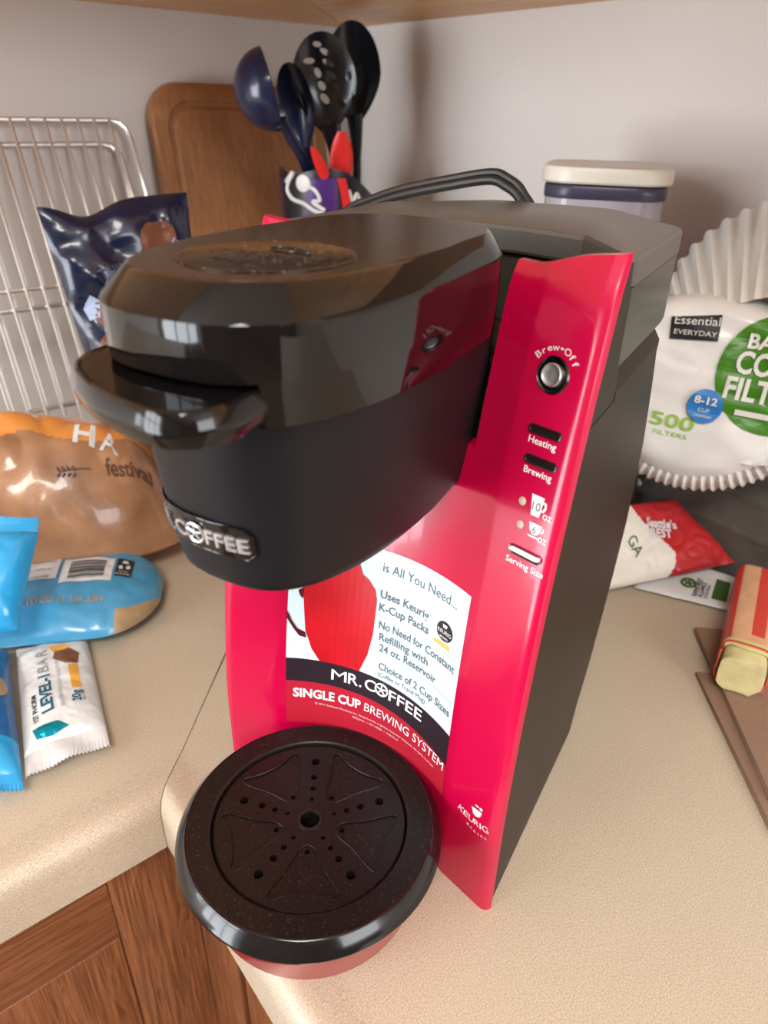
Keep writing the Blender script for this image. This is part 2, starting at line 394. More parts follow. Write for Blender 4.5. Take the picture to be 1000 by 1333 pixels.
part_box('body', cab, (-0.295, 0.62, -0.475), (0.77, 0.54, 0.85), M['oakz'], 0)
part_box('rail', cab, (-0.3175, 0.341, -0.088), (0.726, 0.019, 0.085), M['oakx'])
part_box('stile', cab, (0.0733, 0.341, -0.476), (0.0550, 0.019, 0.85), M['oakz'])
part_box('door', cab, (-0.20, 0.3405, -0.5215), (0.4905, 0.018, 0.78), M['oakz'], 0.0012)
cab = empty('base_cabinet', (0.4, -0.2, -0.9)); tag(cab, 'oak base cabinet under the countertop that holds the coffee maker', 'cabinet')
part_box('body', cab, (0.39, 0.02, -0.475), (0.52, 1.3, 0.85), M['oakz'], 0)
part_box('stile', cab, (0.1105, 0.30, -0.4755), (0.019, 0.064, 0.849), M['oakz'])
part_box('rail', cab, (0.1105, -0.2, -0.07), (0.019, 0.934, 0.052), M['oaky'])
part_box('door', cab, (0.108, 0.03, -0.50), (0.016, 0.455, 0.77), M['oakz'], 0.003)


# ---- upper cabinets, mitred in the corner
def upper(label, outline, m, m2, tris):
    o = empty('wall_cabinet', (sum(p[0] for p in outline) / 4, sum(p[1] for p in outline) / 4, CB)); tag(o, label, 'cabinet')
    for nm, z0, z1, mm in (('bottom_panel', CB, CB + 0.016, m), ('body', CB + 0.016, CB + 0.72, m2)):
        bm = bmesh.new(); loft(bm, [[(x - o.location.x, y - o.location.y, z - CB) for x, y in outline] for z in (z0, z1)]); fromb(nm, bm, mm, o, 0)


g = 0.0008
upper('honey wood wall cabinet seen from below above the utensils and wire racks', [(-0.95, WY), (WX - g, WY), (WX - 0.3 - g, WY - 0.3), (-0.95, WY - 0.3)], M['maplex'], M['maplex'], None)
upper('honey wood wall cabinet seen from below at top right of the room corner', [(WX, WY - g), (WX, -0.75), (WX - 0.3, -0.75), (WX - 0.3, WY - 0.3 - g)], M['mapley'], M['mapley'], None)

# ================================================================== COFFEE MAKER
cm = empty('coffee_maker', (0.15858752, 0.21824461, 0.0), R(-68.613))
tag(cm, 'red and black single-cup coffee maker with a black brew head, standing on the right countertop', 'coffee maker')


def prof(z): return max(0.0, -0.0433 * z + 0.676 * z * z)


def off(x):
    a = abs(x)
    return 0.010 + 0.016 * (1 - (a / 0.055) ** 2) if a < 0.055 else max(0.0, (0.0875 - a) * 0.31)


def fas(x, z, lift=0.0):
    return Vector((x, prof(z) + off(x) - lift - 0.00005, z))


# front panel: two wings and a concave centre ; cut away behind the brew head
def fascia():
    xs = [0.0875, 0.0870, 0.0855, 0.083, 0.080, 0.07, 0.0625, 0.0565, 0.055, 0.0535, 0.048, 0.044, 0.040, 0.0375]
    xs = xs + [0.033, 0.026, 0.017, 0.0085]; xs = [-a for a in xs] + [0.0] + xs[::-1]
    zs = [0.0 + 0.011 * k for k in range(28)] + [0.305, 0.311, 0.316, 0.319, 0.3205]
    bm = bmesh.new(); G = {}

    def rnd(x):
        a = abs(x); d = a - 0.0815
        return 0 if d < 0 else 0.0065 * (1 - math.sqrt(max(0, 1 - (d / 0.0062) ** 2)))
    for i, x in enumerate(xs):
        for j, z in enumerate(zs):
            a = abs(x); top = 0.0 if z < 0.305 else (z - 0.305)
            zz = z + (max(0, a - 0.05) * 0.16 + 0.001) * max(0, (z - 0.30) / 0.0205) ** 1.5 - 0.0035 * max(0, min(1, (0.068 - a) / 0.02)) * max(0, (z - 0.30) / 0.0205) ** 1.5
            yb = prof(z) + off(x) + rnd(x) + 18 * top * top
            G[i, j, 0] = bm.verts.new((x, yb, zz)); G[i, j, 1] = bm.verts.new((x * 0.985, prof(z) + off(x) + 0.008 + 18 * top * top, zz - 0.0005 * (z > 0.3)))
    cells = set()
    for i in range(len(xs) - 1):
        for j in range(len(zs) - 1):
            if abs(xs[i]) < 0.0376 and abs(xs[i + 1]) < 0.0376 and zs[j] > 0.235: continue
            cells.add((i, j))
    for (i, j) in cells:
        a, b, c, d = (i, j), (i + 1, j), (i + 1, j + 1), (i, j + 1)
        bm.faces.new([G[p[0], p[1], 0] for p in (a, b, c, d)]); bm.faces.new([G[p[0], p[1], 1] for p in (d, c, b, a)])
        for (p, q, nb) in ((a, b, (i, j - 1)), (b, c, (i + 1, j)), (c, d, (i, j + 1)), (d, a, (i - 1, j))):
            if nb not in cells: bm.faces.new([G[p[0], p[1], 0], G[p[0], p[1], 1], G[q[0], q[1], 1], G[q[0], q[1], 0]])
    bmesh.ops.delete(bm, geom=[v for v in bm.verts if not v.link_faces], context='VERTS')
    return fromb('front_panel', bm, M['red'], cm, 28)


fascia()


def back_y(z):
    T = [(0, 0.168), (0.02, 0.175), (0.05, 0.193), (0.10, 0.212), (0.15, 0.224), (0.20, 0.221), (0.24, 0.207), (0.262, 0.197), (0.35, 0.197)]
    for (a, b), (c, d) in zip(T, T[1:]):
        if z <= c: return b + (d - b) * (z - a) / (c - a)
    return 0.197


rings = []
for z in [0.0, 0.003, 0.02, 0.05, 0.08, 0.11, 0.14, 0.17, 0.20, 0.22, 0.24, 0.255, 0.262]:
    yb = back_y(z); p = prof(z); s = 0.0865 if z > 0.001 else 0.085
    right = [(0.03, p + 0.033), (0.055, p + 0.019), (0.0785, p + 0.010), (s, p + 0.0085), (s, p + 0.03), (s, p + 0.07), (s, yb - 0.022), (s - 0.002, yb - 0.010), (s - 0.008, yb - 0.002), (s - 0.018, yb)]
    rings.append([(x, y, z) for x, y in right] + [(-x, y, z) for x, y in reversed(right)])
bm = bmesh.new(); loft(bm, rings); fromb('side_shell', bm, M['side'], cm, 30)
# ledge above the shell and thin cheek plates that close the sides up to the reservoir
for s in (-1, 1):
    pts = [(prof(0.262) + 0.0085, 0.262), (0.0845, 0.262), (0.0835, 0.279), (0.0735, 0.3225), (0.0680, 0.3215), (prof(0.31) + 0.0075, 0.314), (prof(0.29) + 0.0085, 0.29)]
    bm = bmesh.new(); loft(bm, [[(s * x, y, z) for y, z in pts] for x in (0.0805, 0.0862)]); fromb('cheek_plate', bm, M['side'], cm, 20)
bm = bmesh.new()
R1 = [(0.0865, 0.0848), (0.0865, 0.175), (0.085, 0.186), (0.078, 0.195), (0.0685, 0.197)]
R2 = [(0.0805, 0.0858), (0.0805, 0.170), (0.079, 0.182), (0.072, 0.190), (0.0665, 0.191)]
sy = lambda L, z: [(x, y, z) for x, y in L] + [(-x, y, z) for x, y in reversed(L)]
loft(bm, [sy(R1, 0.262), sy(R1, 0.266), sy(R2, 0.277)]); fromb('rear_ledge', bm, M['side'], cm, 25)


def res_out(z, e=0.0):
    L = [(0.0, 0.1300 - e), (0.02, 0.1290 - e), (0.053, 0.1190 - e), (0.0840 + e, 0.0765 - e), (0.0865 + e, 0.0785), (0.0865 + e, 0.172), (0.0860 + e, 0.178), (0.040 + e, 0.236 + e), (0.033, 0.238 + e)]
    return [(x, y, z) for x, y in L] + [(-x, y, z) for x, y in reversed(L[1:])]


bm = bmesh.new(); loft(bm, [res_out(0.2775, -0.001), res_out(0.280), res_out(0.3120)]); fromb('water_reservoir', bm, M['res'], cm, 25)
bm = bmesh.new(); loft(bm, [res_out(0.3126, 0.0004), res_out(0.3222, 0.0004), res_out(0.3238, -0.0006), res_out(0.3244, -0.0024)]); fromb('reservoir_lid', bm, M['reslid'], cm, 25)
# lower front trim line of the lid
bm = bmesh.new(); tube(bm, [(x, y - 0.0016, 0.3122) for x, y in [(0.0, 0.1300), (0.02, 0.129), (0.053, 0.119), (0.0835, 0.078)]], 0.0009, 8); fromb('lid_trim', bm, M['gloss'], cm)
# well between the head and the reservoir: floor and inner walls
bm = bmesh.new()
box(bm, (0.0, 0.100, 0.268), (0.150, 0.060, 0.012)); fromb('well_floor', bm, M['cavity'], cm)
for s in (-1, 1):
    bm = bmesh.new(); loft(bm, [[(s * 0.0440, 0.074, z), (s * 0.0425, 0.074, z), (s * 0.0425, 0.104, z), (s * 0.0440, 0.104, z)] for z in (0.27, 0.302)]); fromb('well_wall', bm, M['cavity'], cm)


# ---- brew head
HX = -0.0065            # the head sits a little left of the tower's axis


def oval(a, yf, yb, z, n=36, p=2.8, clip=None, nose=0.088, tail=0.05, hx=None):
    """plan outline: blunt superelliptic nose, straight flanks, rounded tail"""
    out = []; yn = yf + nose; yt = yb - tail
    for k in range(n + 1):
        t = math.pi + math.pi * k / n; c, s_ = math.cos(t), math.sin(t)
        out.append((a * math.copysign(abs(c) ** (2 / p), c), yn - nose * abs(s_) ** (2 / p)))
    for k in range(n + 1):
        t = math.pi * k / n; c, s_ = math.cos(t), math.sin(t)
        out.append(((a * 0.96) * math.copysign(abs(c) ** (2 / p), c), yt + tail * abs(s_) ** (2 / p) + 0.0001))
    res = []
    for x, y in out:
        if clip and abs(x) < clip[0] and y < clip[1]: y = clip[1]
        res.append((x + (HX if hx is None else hx), y, z))
    return res


def head_ring(z):      # matte lower housing
    t = (z - 0.222) / (0.290 - 0.222); t = max(0, min(1, t))
    return 0.0420 + 0.0052 * t ** 0.8, -0.0715 - 0.0090 * t, 0.090


def hpt(x, z, lift=0.0):   # point of the nose surface at x (front side)
    a, yf, yb = head_ring(z); p = 2.8
    s_ = max(0.0, 1 - min(1, abs((x + 0.0085) / a)) ** p) ** (1 / p)
    return Vector((x, yf + 0.088 - 0.088 * s_ - lift, z))


rs = []
for z, ins in ((0.2220, 0.004), (0.2225, 0.0018), (0.2245, 0.0004), (0.228, 0), (0.24, 0), (0.255, 0), (0.27, 0), (0.2893, 0)):
    a, yf, yb = head_ring(z); rs.append(oval(a - ins, yf + ins, yb, z, hx=-0.0085))
bm = bmesh.new(); loft(bm, rs); fromb('head_housing', bm, M['matte'], cm, 40)
bm = bmesh.new(); loft(bm, [oval(0.0448, -0.0785, 0.088, 0.2885), oval(0.0448, -0.0785, 0.088, 0.2915)]); fromb('head_gap', bm, M['hole'], cm)
bm = bmesh.new(); ck = (0.0285, -0.060)
loft(bm, [oval(0.0470, -0.0845, 0.084, 0.2906, clip=ck), oval(0.0478, -0.0865, 0.084, 0.2916, clip=ck), oval(0.0481, -0.0890, 0.084, 0.3056, clip=ck)])
fromb('head_band', bm, M['gloss'], cm, 40)
bm = bmesh.new()
loft(bm, [oval(0.0481, -0.0890, 0.084, 0.3055), oval(0.0481, -0.0891, 0.084, 0.3060), oval(0.0481, -0.0893, 0.084, 0.3205), oval(0.0481, -0.0894, 0.084, 0.3218), oval(0.0477, -0.0888, 0.0835, 0.3228), oval(0.0432, -0.0808, 0.0790, 0.3306), oval(0.0424, -0.0796, 0.0782, 0.3311)])
lid = fromb('head_lid', bm, M['gloss'], cm, 30)
bm = bmesh.new(); loft(bm, [oval(0.0423, -0.0795, 0.0781, 0.3308), oval(0.0420, -0.0792, 0.0778, 0.3313)]); fromb('lid_top', bm, M['lidtop'], cm, 30)
mc = (-0.004, -0.040)
bm = bmesh.new()
c0 = lambda r, z: [(mc[0] + r * math.cos(2 * math.pi * k / 64), mc[1] + r * math.sin(2 * math.pi * k / 64), z) for k in range(64)]
loft(bm, [c0(0.0285, 0.3310), c0(0.0285, 0.3317), c0(0.0279, 0.3318), c0(0.0272, 0.3315)]); med = fromb('lid_medallion', bm, M['lidtop'], cm, 30)
topfn = lambda u, v, l: Vector((mc[0] + u, mc[1] + v, 0.3315 + l * 0.008))
text_on('embossed_lettering', [('KEURIG', -0.019, -0.006, 0.038, 0.008), ('BREWED', -0.010, -0.016, 0.020, 0.004)], topfn, M['lidtop'], med, thick=0.02)
bm = bmesh.new()
for cxx, cyy, r in ((0, 0.010, 0.006), (0.0075, 0.010, 0.003)):
    tube(bm, [(mc[0] + cxx + r * math.cos(t), mc[1] + cyy + r * 0.6 * math.sin(t), 0.3317) for t in [math.pi * 2 * k / 20 for k in range(20)]], 0.0005, 6, closed=True)
fromb('embossed_cup', bm, M['lidtop'], med)
# ---- handle lip
ho = [(-0.043, -0.060), (-0.0485, -0.070), (-0.0480, -0.082), (-0.0415, -0.0920), (-0.030, -0.0990), (-0.0155, -0.1048), (0.003, -0.1085), (0.0135, -0.1078), (0.0205, -0.1030), (0.0245, -0.0950), (0.0245, -0.0840), (0.0225, -0.070), (0.018, -0.062), (0.0, -0.060), (-0.02, -0.060)]
ho = [p for p in spline([(a, b, 0) for a, b in ho + [ho[0]]], 5)][:-1]
hc = Vector((-0.009, -0.076, 0))


def hring(s, dz, base=0.2980):
    return [((hc + (p - hc) * s).x, (hc + (p - hc) * s).y, base + dz) for p in ho]


bm = bmesh.new(); loft(bm, [hring(0.86, -0.0055), hring(0.955, -0.0045), hring(1.0, -0.001), hring(0.995, 0.0015), hring(0.94, 0.0052), hring(0.91, 0.0058), hring(0.88, 0.0050)]); fromb('handle', bm, M['gloss'], cm, 32)
bm = bmesh.new(); loft(bm, [hring(0.885, 0.0045), hring(0.882, 0.0054), hring(0.80, 0.0035), hring(0.65, 0.0018), hring(0.4, 0.0008), hring(0.1, 0.0005)]); fromb('handle_dish', bm, M['dish'], cm, 40)
bm = bmesh.new(); loft(bm, [oval(0.0275, -0.066, 0.06, 0.2885), oval(0.0275, -0.066, 0.06, 0.3060)]); fromb('handle_hinge', bm, M['matte'], cm)

# ---- name badge on the nose
BX, BZ = -0.0065, 0.0030
HB = lambda u, v, l: hpt(u + BX, v + BZ, 0.0010 + l * 0.02)
bo = [(-0.0325, 0.2350), (-0.02, 0.235), (-0.01, 0.235), (0.0, 0.235), (0.0135, 0.2350), (0.0165, 0.2378), (0.0165, 0.2452), (0.0135, 0.2480), (0.0, 0.248), (-0.01, 0.248), (-0.02, 0.248), (-0.0325, 0.2480), (-0.0350, 0.2452), (-0.0350, 0.2378)]
poly_on('name_badge', [bo], lambda u, v, l: hpt(u + BX, v + BZ, 0.0010), M['gloss'], cm, step=0.0015)
bm = bmesh.new(); tube(bm, [hpt(x + BX, z + BZ, 0.0009) for x, z in bo], 0.0004, 6, closed=True); fromb('badge_rim', bm, M['gloss'], cm)
text_on('badge_lettering', [('M', -0.0330, 0.2385, 0.0072, 0.0062, 0, 0.0001), ('R', -0.0248, 0.2385, 0.0048, 0.0062), ('.', -0.0190, 0.2385, 0.0011, 0.0062), ('C', -0.0168, 0.2385, 0.0058, 0.0064), ('FFEE', -0.0020, 0.2385, 0.0170, 0.0062)], HB, M['silver'], cm, thick=0.05, bold=0.01)


def wheel(fn, cx, cy, r, rr, lift):
    bm = bmesh.new()
    tube(bm, [fn(cx + r * math.cos(2 * math.pi * k / 20), cy + r * math.sin(2 * math.pi * k / 20), lift) for k in range(20)], rr, 6, closed=True)
    for k in range(5):
        a = math.pi / 2 + 2 * math.pi * k / 5; tube(bm, [fn(cx, cy, lift), fn(cx + r * math.cos(a), cy + r * math.sin(a), lift)], rr * 0.9, 6)
    return bm


fromb('badge_wheel', wheel(lambda u, v, l: hpt(u + BX, v + BZ, l), -0.0066, 0.2416, 0.0038, 0.00055, 0.0018), M['silver'], cm)

# ---- drip tray
dc = (0.0, -0.036); ZT = 0.0605


def disk(r, z, cy=None, cx=0.0, n=96):
    return [(cx + r * math.cos(2 * math.pi * k / n), min((dc[1] if cy is None else cy) + r * math.sin(2 * math.pi * k / n), 0.0275), z) for k in range(n)]


bm = bmesh.new(); loft(bm, [disk(0.0555, 0.0, -0.0270, -0.006), disk(0.0568, 0.003, -0.028, -0.0055), disk(0.0618, 0.040, -0.0345, -0.001), disk(0.0640, 0.052, -0.036), disk(0.0585, 0.052), disk(0.0570, 0.040)]); fromb('tray_base', bm, M['redbase'], cm, 40)
bm = bmesh.new()
L = [disk(0.0655, 0.0505), disk(0.0664, 0.0515), disk(0.0668, 0.0530), disk(0.0664, 0.0540), disk(0.0620, ZT - 0.0002), disk(0.0614, ZT + 0.0002), disk(0.0608, ZT)]
loft(bm, L + [disk(0.060, 0.0505), L[0]], False); bmesh.ops.remove_doubles(bm, verts=bm.verts, dist=1e-6); fromb('tray_bevel', bm, M['gloss2'], cm, 25)
bm = bmesh.new()
L = [disk(0.0609, 0.0510), disk(0.0609, ZT), disk(0.0502, ZT), disk(0.0494, ZT - 0.0006), disk(0.0490, ZT - 0.0022), disk(0.0485, ZT - 0.004), disk(0.0480, 0.0505)]
loft(bm, L + [L[0]], False); bmesh.ops.remove_doubles(bm, verts=bm.verts, dist=1e-6); fromb('tray_rim', bm, M['tray'], cm, 25)
# grate with real holes and sunk petals
PA = [-math.pi / 3.2 + 0, ]
fr = math.atan2(-0.0588 + 0.0363, 0.0127 + 0.0004)       # the petal nearest the viewer
bm = bmesh.new(); loft(bm, [disk(0.0484, 0.0545), disk(0.0484, ZT - 0.0026), disk(0.0476, ZT - 0.0016)]); base = fromb('tray_grate', bm, None, cm, 0)
cut = bmesh.new(); pet = []
for k in range(5):
    a = fr + 2 * math.pi * k / 5; ca, sa = math.cos(a), math.sin(a)
    pl = [(0.0135, 0.0), (0.0165, 0.0040), (0.026, 0.0085), (0.036, 0.0150), (0.0405, 0.0165), (0.0420, 0.0145), (0.0400, 0.0080), (0.0392, 0.0), (0.0400, -0.0080), (0.0420, -0.0145), (0.0405, -0.0165), (0.036, -0.0150), (0.026, -0.0085), (0.0165, -0.0040)]
    sp = spline([(u, v, 0) for u, v in pl + [pl[0]]], 4)[:-1]
    out = [(dc[0] + p.x * ca - p.y * sa, dc[1] + p.x * sa + p.y * ca) for p in sp]; pet.append(out)
    b = a + math.pi / 5
    for r, h in ((0.0124, 0.0012), (0.0192, 0.0015), (0.0265, 0.0018), (0.0368, 0.0023)):
        bmesh.ops.create_cone(cut, cap_ends=True, segments=18, radius1=h, radius2=h, depth=0.03, matrix=Matrix.Translation((dc[0] + r * math.cos(b), dc[1] + r * math.sin(b), ZT)))
    bmesh.ops.create_cone(cut, cap_ends=True, segments=16, radius1=0.0014, radius2=0.0014, depth=0.03, matrix=Matrix.Translation((dc[0] + 0.0172 * ca, dc[1] + 0.0172 * sa, ZT)))
bmesh.ops.create_cone(cut, cap_ends=True, segments=30, radius1=0.0050, radius2=0.0050, depth=0.03, matrix=Matrix.Translation((dc[0], dc[1], ZT)))
cut2 = bmesh.new()
for out in pet: loft(cut2, [[(x, y, z) for x, y in out] for z in (ZT - 0.0024, ZT + 0.01)])


def boolean_cut(obj, cutters):
    tmp = []
    for cbm in cutters:
        bmesh.ops.recalc_face_normals(cbm, faces=cbm.faces); me = bpy.data.meshes.new('c'); cbm.to_mesh(me); cbm.free(); c = bpy.data.objects.new('c', me); COL.objects.link(c)
        c.matrix_world = obj.matrix_world if not obj.parent else Matrix.LocRotScale(obj.parent.location, obj.parent.rotation_euler, None)
        md = obj.modifiers.new('b', 'BOOLEAN'); md.object = c; md.operation = 'DIFFERENCE'; md.solver = 'EXACT'; tmp.append(c)
    bpy.context.view_layer.update()
    me = bpy.data.meshes.new_from_object(obj.evaluated_get(bpy.context.evaluated_depsgraph_get()))
    obj.modifiers.clear(); obj.data = me
    for c in tmp: bpy.data.objects.remove(c)


boolean_cut(base, [cut, cut2])
base.data.materials.clear(); base.data.materials.append(M['tray'])
for p in base.data.polygons: p.use_smooth = False
bm = bmesh.new(); loft(bm, [disk(0.0470, 0.045), disk(0.0470, 0.0465)]); fromb('tray_well', bm, M['hole'], cm)
for out in pet:
    bm = bmesh.new(); tube(bm, [(x, y, ZT - 0.0017) for x, y in out], 0.00045, 6, closed=True); fromb('petal_outline', bm, M['tray'], base)
bm = bmesh.new(); tube(bm, [(dc[0] + 0.0056 * math.cos(t), dc[1] + 0.0056 * math.sin(t), ZT - 0.0016) for t in [2 * math.pi * k / 32 for k in range(32)]], 0.0009, 8, closed=True); fromb('centre_ring', bm, M['tray'], base)

# ---- controls on the right wing
KX, KZ = 0.0680, 0.2810


def turned(name, prof_, m, parent=cm):
    """revolve about the wing normal at (KX, KZ)"""
    P0 = fas(KX, KZ); dz = (fas(KX, KZ + 0.004) - fas(KX, KZ - 0.004)).normalized(); dx = (fas(KX + 0.003, KZ) - fas(KX - 0.003, KZ)).normalized(); nn = dx.cross(dz).normalized()
    bm = bmesh.new(); rr = [[P0 + (dx * math.cos(t) + dz * math.sin(t)) * r + nn * h for t in [2 * math.pi * k / 40 for k in range(40)]] for r, h in prof_]
    loft(bm, rr); return fromb(name, bm, m, parent, 30)


turned('knob_bezel', [(0.0075, -0.002), (0.0077, 0.0), (0.0073, 0.0006), (0.0068, 0.0003), (0.0060, 0.00015)], M['chromed'])
turned('power_button', [(0.0048, -0.0015), (0.0048, 0.0012), (0.0043, 0.0018), (0.0036, 0.0014), (0.0020, 0.0010), (0.0006, 0.0012)], M['btn'])


def slotpart(name, x0, x1, z, m, h=0.0017, d=0.0008):
    bm = bmesh.new(); pts = []
    for k in range(11): t = -math.pi / 2 + math.pi * k / 10; pts.append((x1 - h + h * math.cos(t), z + h * math.sin(t)))
    for k in range(11): t = math.pi / 2 + math.pi * k / 10; pts.append((x0 + h + h * math.cos(t), z + h * math.sin(t)))
    c = (sum(p[0] for p in pts) / len(pts), z)
    sc = lambda s, l: [fas(c[0] + (p[0] - c[0]) * (1 - (1 - s) * 0.3), c[1] + (p[1] - c[1]) * s, l) for p in pts]
    loft(bm, [sc(1.0, -0.001), sc(1.0, d), sc(0.75, d * 1.2), sc(0.55, d * 0.6)]); return fromb(name, bm, m, cm, 25)


slotpart('heating_indicator', 0.0625, 0.0780, 0.2597, M['slot'])
slotpart('brewing_indicator', 0.0635, 0.0790, 0.2478, M['slot'])
s_ = slotpart('serving_size_button', 0.0650, 0.0812, 0.2100, M['chrome'], 0.0018, 0.0012); s_['label'] = 'chrome bar-shaped button'
for zz, xx in ((0.2303, 0.0670), (0.2207, 0.0683)):
    bm = bmesh.new(); loft(bm, [[fas(xx + r * math.cos(t), zz + r * math.sin(t), l) for t in [2 * math.pi * k / 20 for k in range(20)]] for r, l in ((0.0017, -0.001), (0.0017, 0.0004), (0.0012, 0.0007))]); fromb('size_indicator', bm, M['led'], cm)
FL = lambda u, v, l: fas(u, v, 0.00025 + l)


def arc_items(s, cx, cz, r, a0, a1, h, wd):
    out = []
    for i, ch in enumerate(s):
        a = a0 + (a1 - a0) * i / (len(s) - 1)
        k = wd * {'B': .9, 'r': .6, 'w': 1.2, '•': .6, 'O': 1.2, 'f': .65, 'e': .85, 'W': 1.3, 'I': .35, 'K': 1.0}.get(ch, .9)
        hh = h * (1.0 if (ch.isupper() or ch == 'f') else 0.93)
        ang = a - math.pi / 2
        out.append((ch, cx + r * math.cos(a) - k / 2 * math.cos(ang), cz + r * math.sin(a) - k / 2 * math.sin(ang), k, hh, ang))
    return out


text_on('button_lettering', arc_items('Brew•Off', KX, KZ, 0.0092, R(143), R(35), 0.0028, 0.0026), FL, M['pinkp'], cm, bold=0.01)
text_on('control_lettering', [('Heating', 0.0637, 0.2540, 0.0130, 0.0029), ('Brewing', 0.0645, 0.2420, 0.0132, 0.0029), ('Serving Size', 0.0648, 0.2035, 0.0185, 0.0028), ('oz', 0.0775, 0.2268, 0.0042, 0.0034), ('oz', 0.0775, 0.2172, 0.0042, 0.0034)], FL, M['white'], cm, bold=0.01)
poly_on('cup_symbols', [[(0.0708, 0.2350), (0.0768, 0.2350), (0.0760, 0.2266), (0.0720, 0.2266)], [(0.0762, 0.2335), (0.0782, 0.2333), (0.0785, 0.2310), (0.0776, 0.2292), (0.0762, 0.2292), (0.0768, 0.2300), (0.0776, 0.2312), (0.0773, 0.2325), (0.0763, 0.2326)],
                        [(0.0722, 0.2238), (0.0785, 0.2238), (0.0778, 0.2206), (0.0762, 0.2192), (0.0745, 0.2192), (0.0730, 0.2206)], [(0.0722, 0.2186), (0.0785, 0.2186), (0.0775, 0.2178), (0.0732, 0.2178)], [(0.0785, 0.2232), (0.0797, 0.2228), (0.0793, 0.2212), (0.0782, 0.2208), (0.0784, 0.2214), (0.0789, 0.2223)]], FL, M['white'], cm, 0.0, 0.002)
text_on('cup_numbers', [('10', 0.0720, 0.2290, 0.0038, 0.0036), ('6', 0.0742, 0.2198, 0.0018, 0.0032)], lambda u, v, l: fas(u, v, 0.0005), M['stext'], cm)
# brand print at the foot of the wing
text_on('brand_lettering', arc_items('KEURIG', 0.0722, 0.0745, 0.0165, R(-122), R(-58), 0, 0)[:0] + [(c, x, z, wd_, 0.0042, an) for c, x, z, wd_, an in [
    ('K', 0.0618, 0.0608, 0.0032, R(-18)), ('E', 0.0652, 0.0597, 0.0028, R(-12)), ('U', 0.0686, 0.0590, 0.0032, R(-5)), ('R', 0.0723, 0.0588, 0.0030, R(3)), ('I', 0.0760, 0.0590, 0.0008, R(8)), ('G', 0.0777, 0.0592, 0.0038, R(14))]]
    + [(c, 0.0682 + 0.0022 * i, 0.0545 - 0.0006 * (2.5 - abs(i - 2.5)), 0.0013, 0.0016) for i, c in enumerate('BREWED')], FL, M['pinkp'], cm)
cup = [(0.0697, 0.0697), (0.0760, 0.0702), (0.0755, 0.0672), (0.0742, 0.0655), (0.0728, 0.0650), (0.0712, 0.0657)]
poly_on('brand_cup', [cup, circle(0.0752, 0.0720, 0.0010, 10), circle(0.0728, 0.0722, 0.0013, 10, 0.0006)], FL, M['pinkp'], cm, 0.0, 0.002)

# ---- promotional sticker in the concave centre
X0, X1 = -0.0505, 0.0510; SL = lambda k: (lambda u, v, l: fas(u, v, 0.00025 * k + l))


def top_arc(x):   # white field upper edge
    return 0.2075 - 0.0 if x < -0.049 else 0.1785 + 0.012 * max(0, 1 - ((x + 0.01) / 0.06) ** 2)


def arc_band(f, g, n=28): return [(X0 + (X1 - X0) * k / n, f(X0 + (X1 - X0) * k / n)) for k in range(n + 1)] + [(X0 + (X1 - X0) * k / n, g(X0 + (X1 - X0) * k / n)) for k in range(n, -1, -1)]


b1 = lambda x: 0.1048 - 0.0050 * ((x - X0) / (X1 - X0)) ** 1.6
b2 = lambda x: 0.0892 - 0.0095 * ((x - X0) / (X1 - X0)) ** 2.2
b3 = lambda x: 0.0585
b4 = lambda x: 0.1785 + (0.010 * (1 - ((x - 0.0) / 0.0520) ** 2) if x < 0.0 else 0.0) * 0 + 0.0
st = poly_on('promotional_sticker', [arc_band(b1, b4)], SL(1), M['stick'], cm, 0.0)
poly_on('black_band', [arc_band(b2, b1)], SL(1), M['sblack'], st, 0.0)
poly_on('red_band', [arc_band(b3, b2)], SL(1), M['sred'], st, 0.0)
mug = [(-0.0440, 0.175), (-0.0430, 0.146), (-0.0412, 0.124), (-0.0375, 0.112), (-0.0330, b1(-.033)), (-0.0105, b1(-.0105)), (-0.0062, 0.116), (-0.0040, 0.130), (-0.0036, 0.150), (-0.0050, 0.1555), (-0.009, 0.160), (-0.013, 0.1625), (-0.018, 0.175)]
poly_on('mug_picture', [mug], SL(2), M['smug'], st, 0.0)
poly_on('mug_handle_picture', [[(X0, 0.1360), (-0.0480, 0.1295), (-0.0450, 0.1245), (-0.0410, 0.1225), (-0.0405, 0.1190), (-0.0440, 0.1200), (-0.0470, 0.1245), (X0, 0.1310)], [(-0.0455, 0.148), (-0.043, 0.150), (-0.043, 0.143), (-0.0445, 0.145)]], SL(3), M['smugd'], st, 0.0)
text_on('sticker_text', [('is All You Need...', -0.0022, 0.1672, 0.0460, 0.0052), ('Uses Keurig', -0.0020, 0.1525, 0.0300, 0.0046, 0, 0.02), ('K-Cup Packs', -0.0020, 0.1450, 0.0310, 0.0046, 0, 0.02),
                         ('No Need for Constant', -0.0010, 0.1348, 0.0490, 0.0046, 0, 0.015), ('Refilling with', -0.0002, 0.1278, 0.0313, 0.0046, 0, 0.015), ('24 oz. Reservoir', 0.0005, 0.1212, 0.0370, 0.0046, 0, 0.015),
                         ('Choice of 2 Cup Sizes', 0.0010, 0.1098, 0.0478, 0.0046, 0, 0.015), ('(Coffee or Travel Mug)', 0.0010, 0.1052, 0.0312, 0.0030), ('®', 0.0284, 0.1555, 0.0012, 0.0012)], SL(2), M['stext'], st)
poly_on('sticker_rules', [rect(-0.0035, 0.1416, 0.0490, 0.1419), rect(-0.003, 0.1187, 0.0505, 0.1190)], SL(2), M['sline'], st, 0.0)
poly_on('round_seal', [circle(0.0388, 0.1525, 0.0052)], SL(2), M['sblack'], st, 0.0, 0.002)
text_on('seal_lettering', [('KEURIG', 0.0345, 0.1513, 0.0086, 0.0020), ('BREWED', 0.0362, 0.1487, 0.0052, 0.0012)], SL(3), M['white'], st)
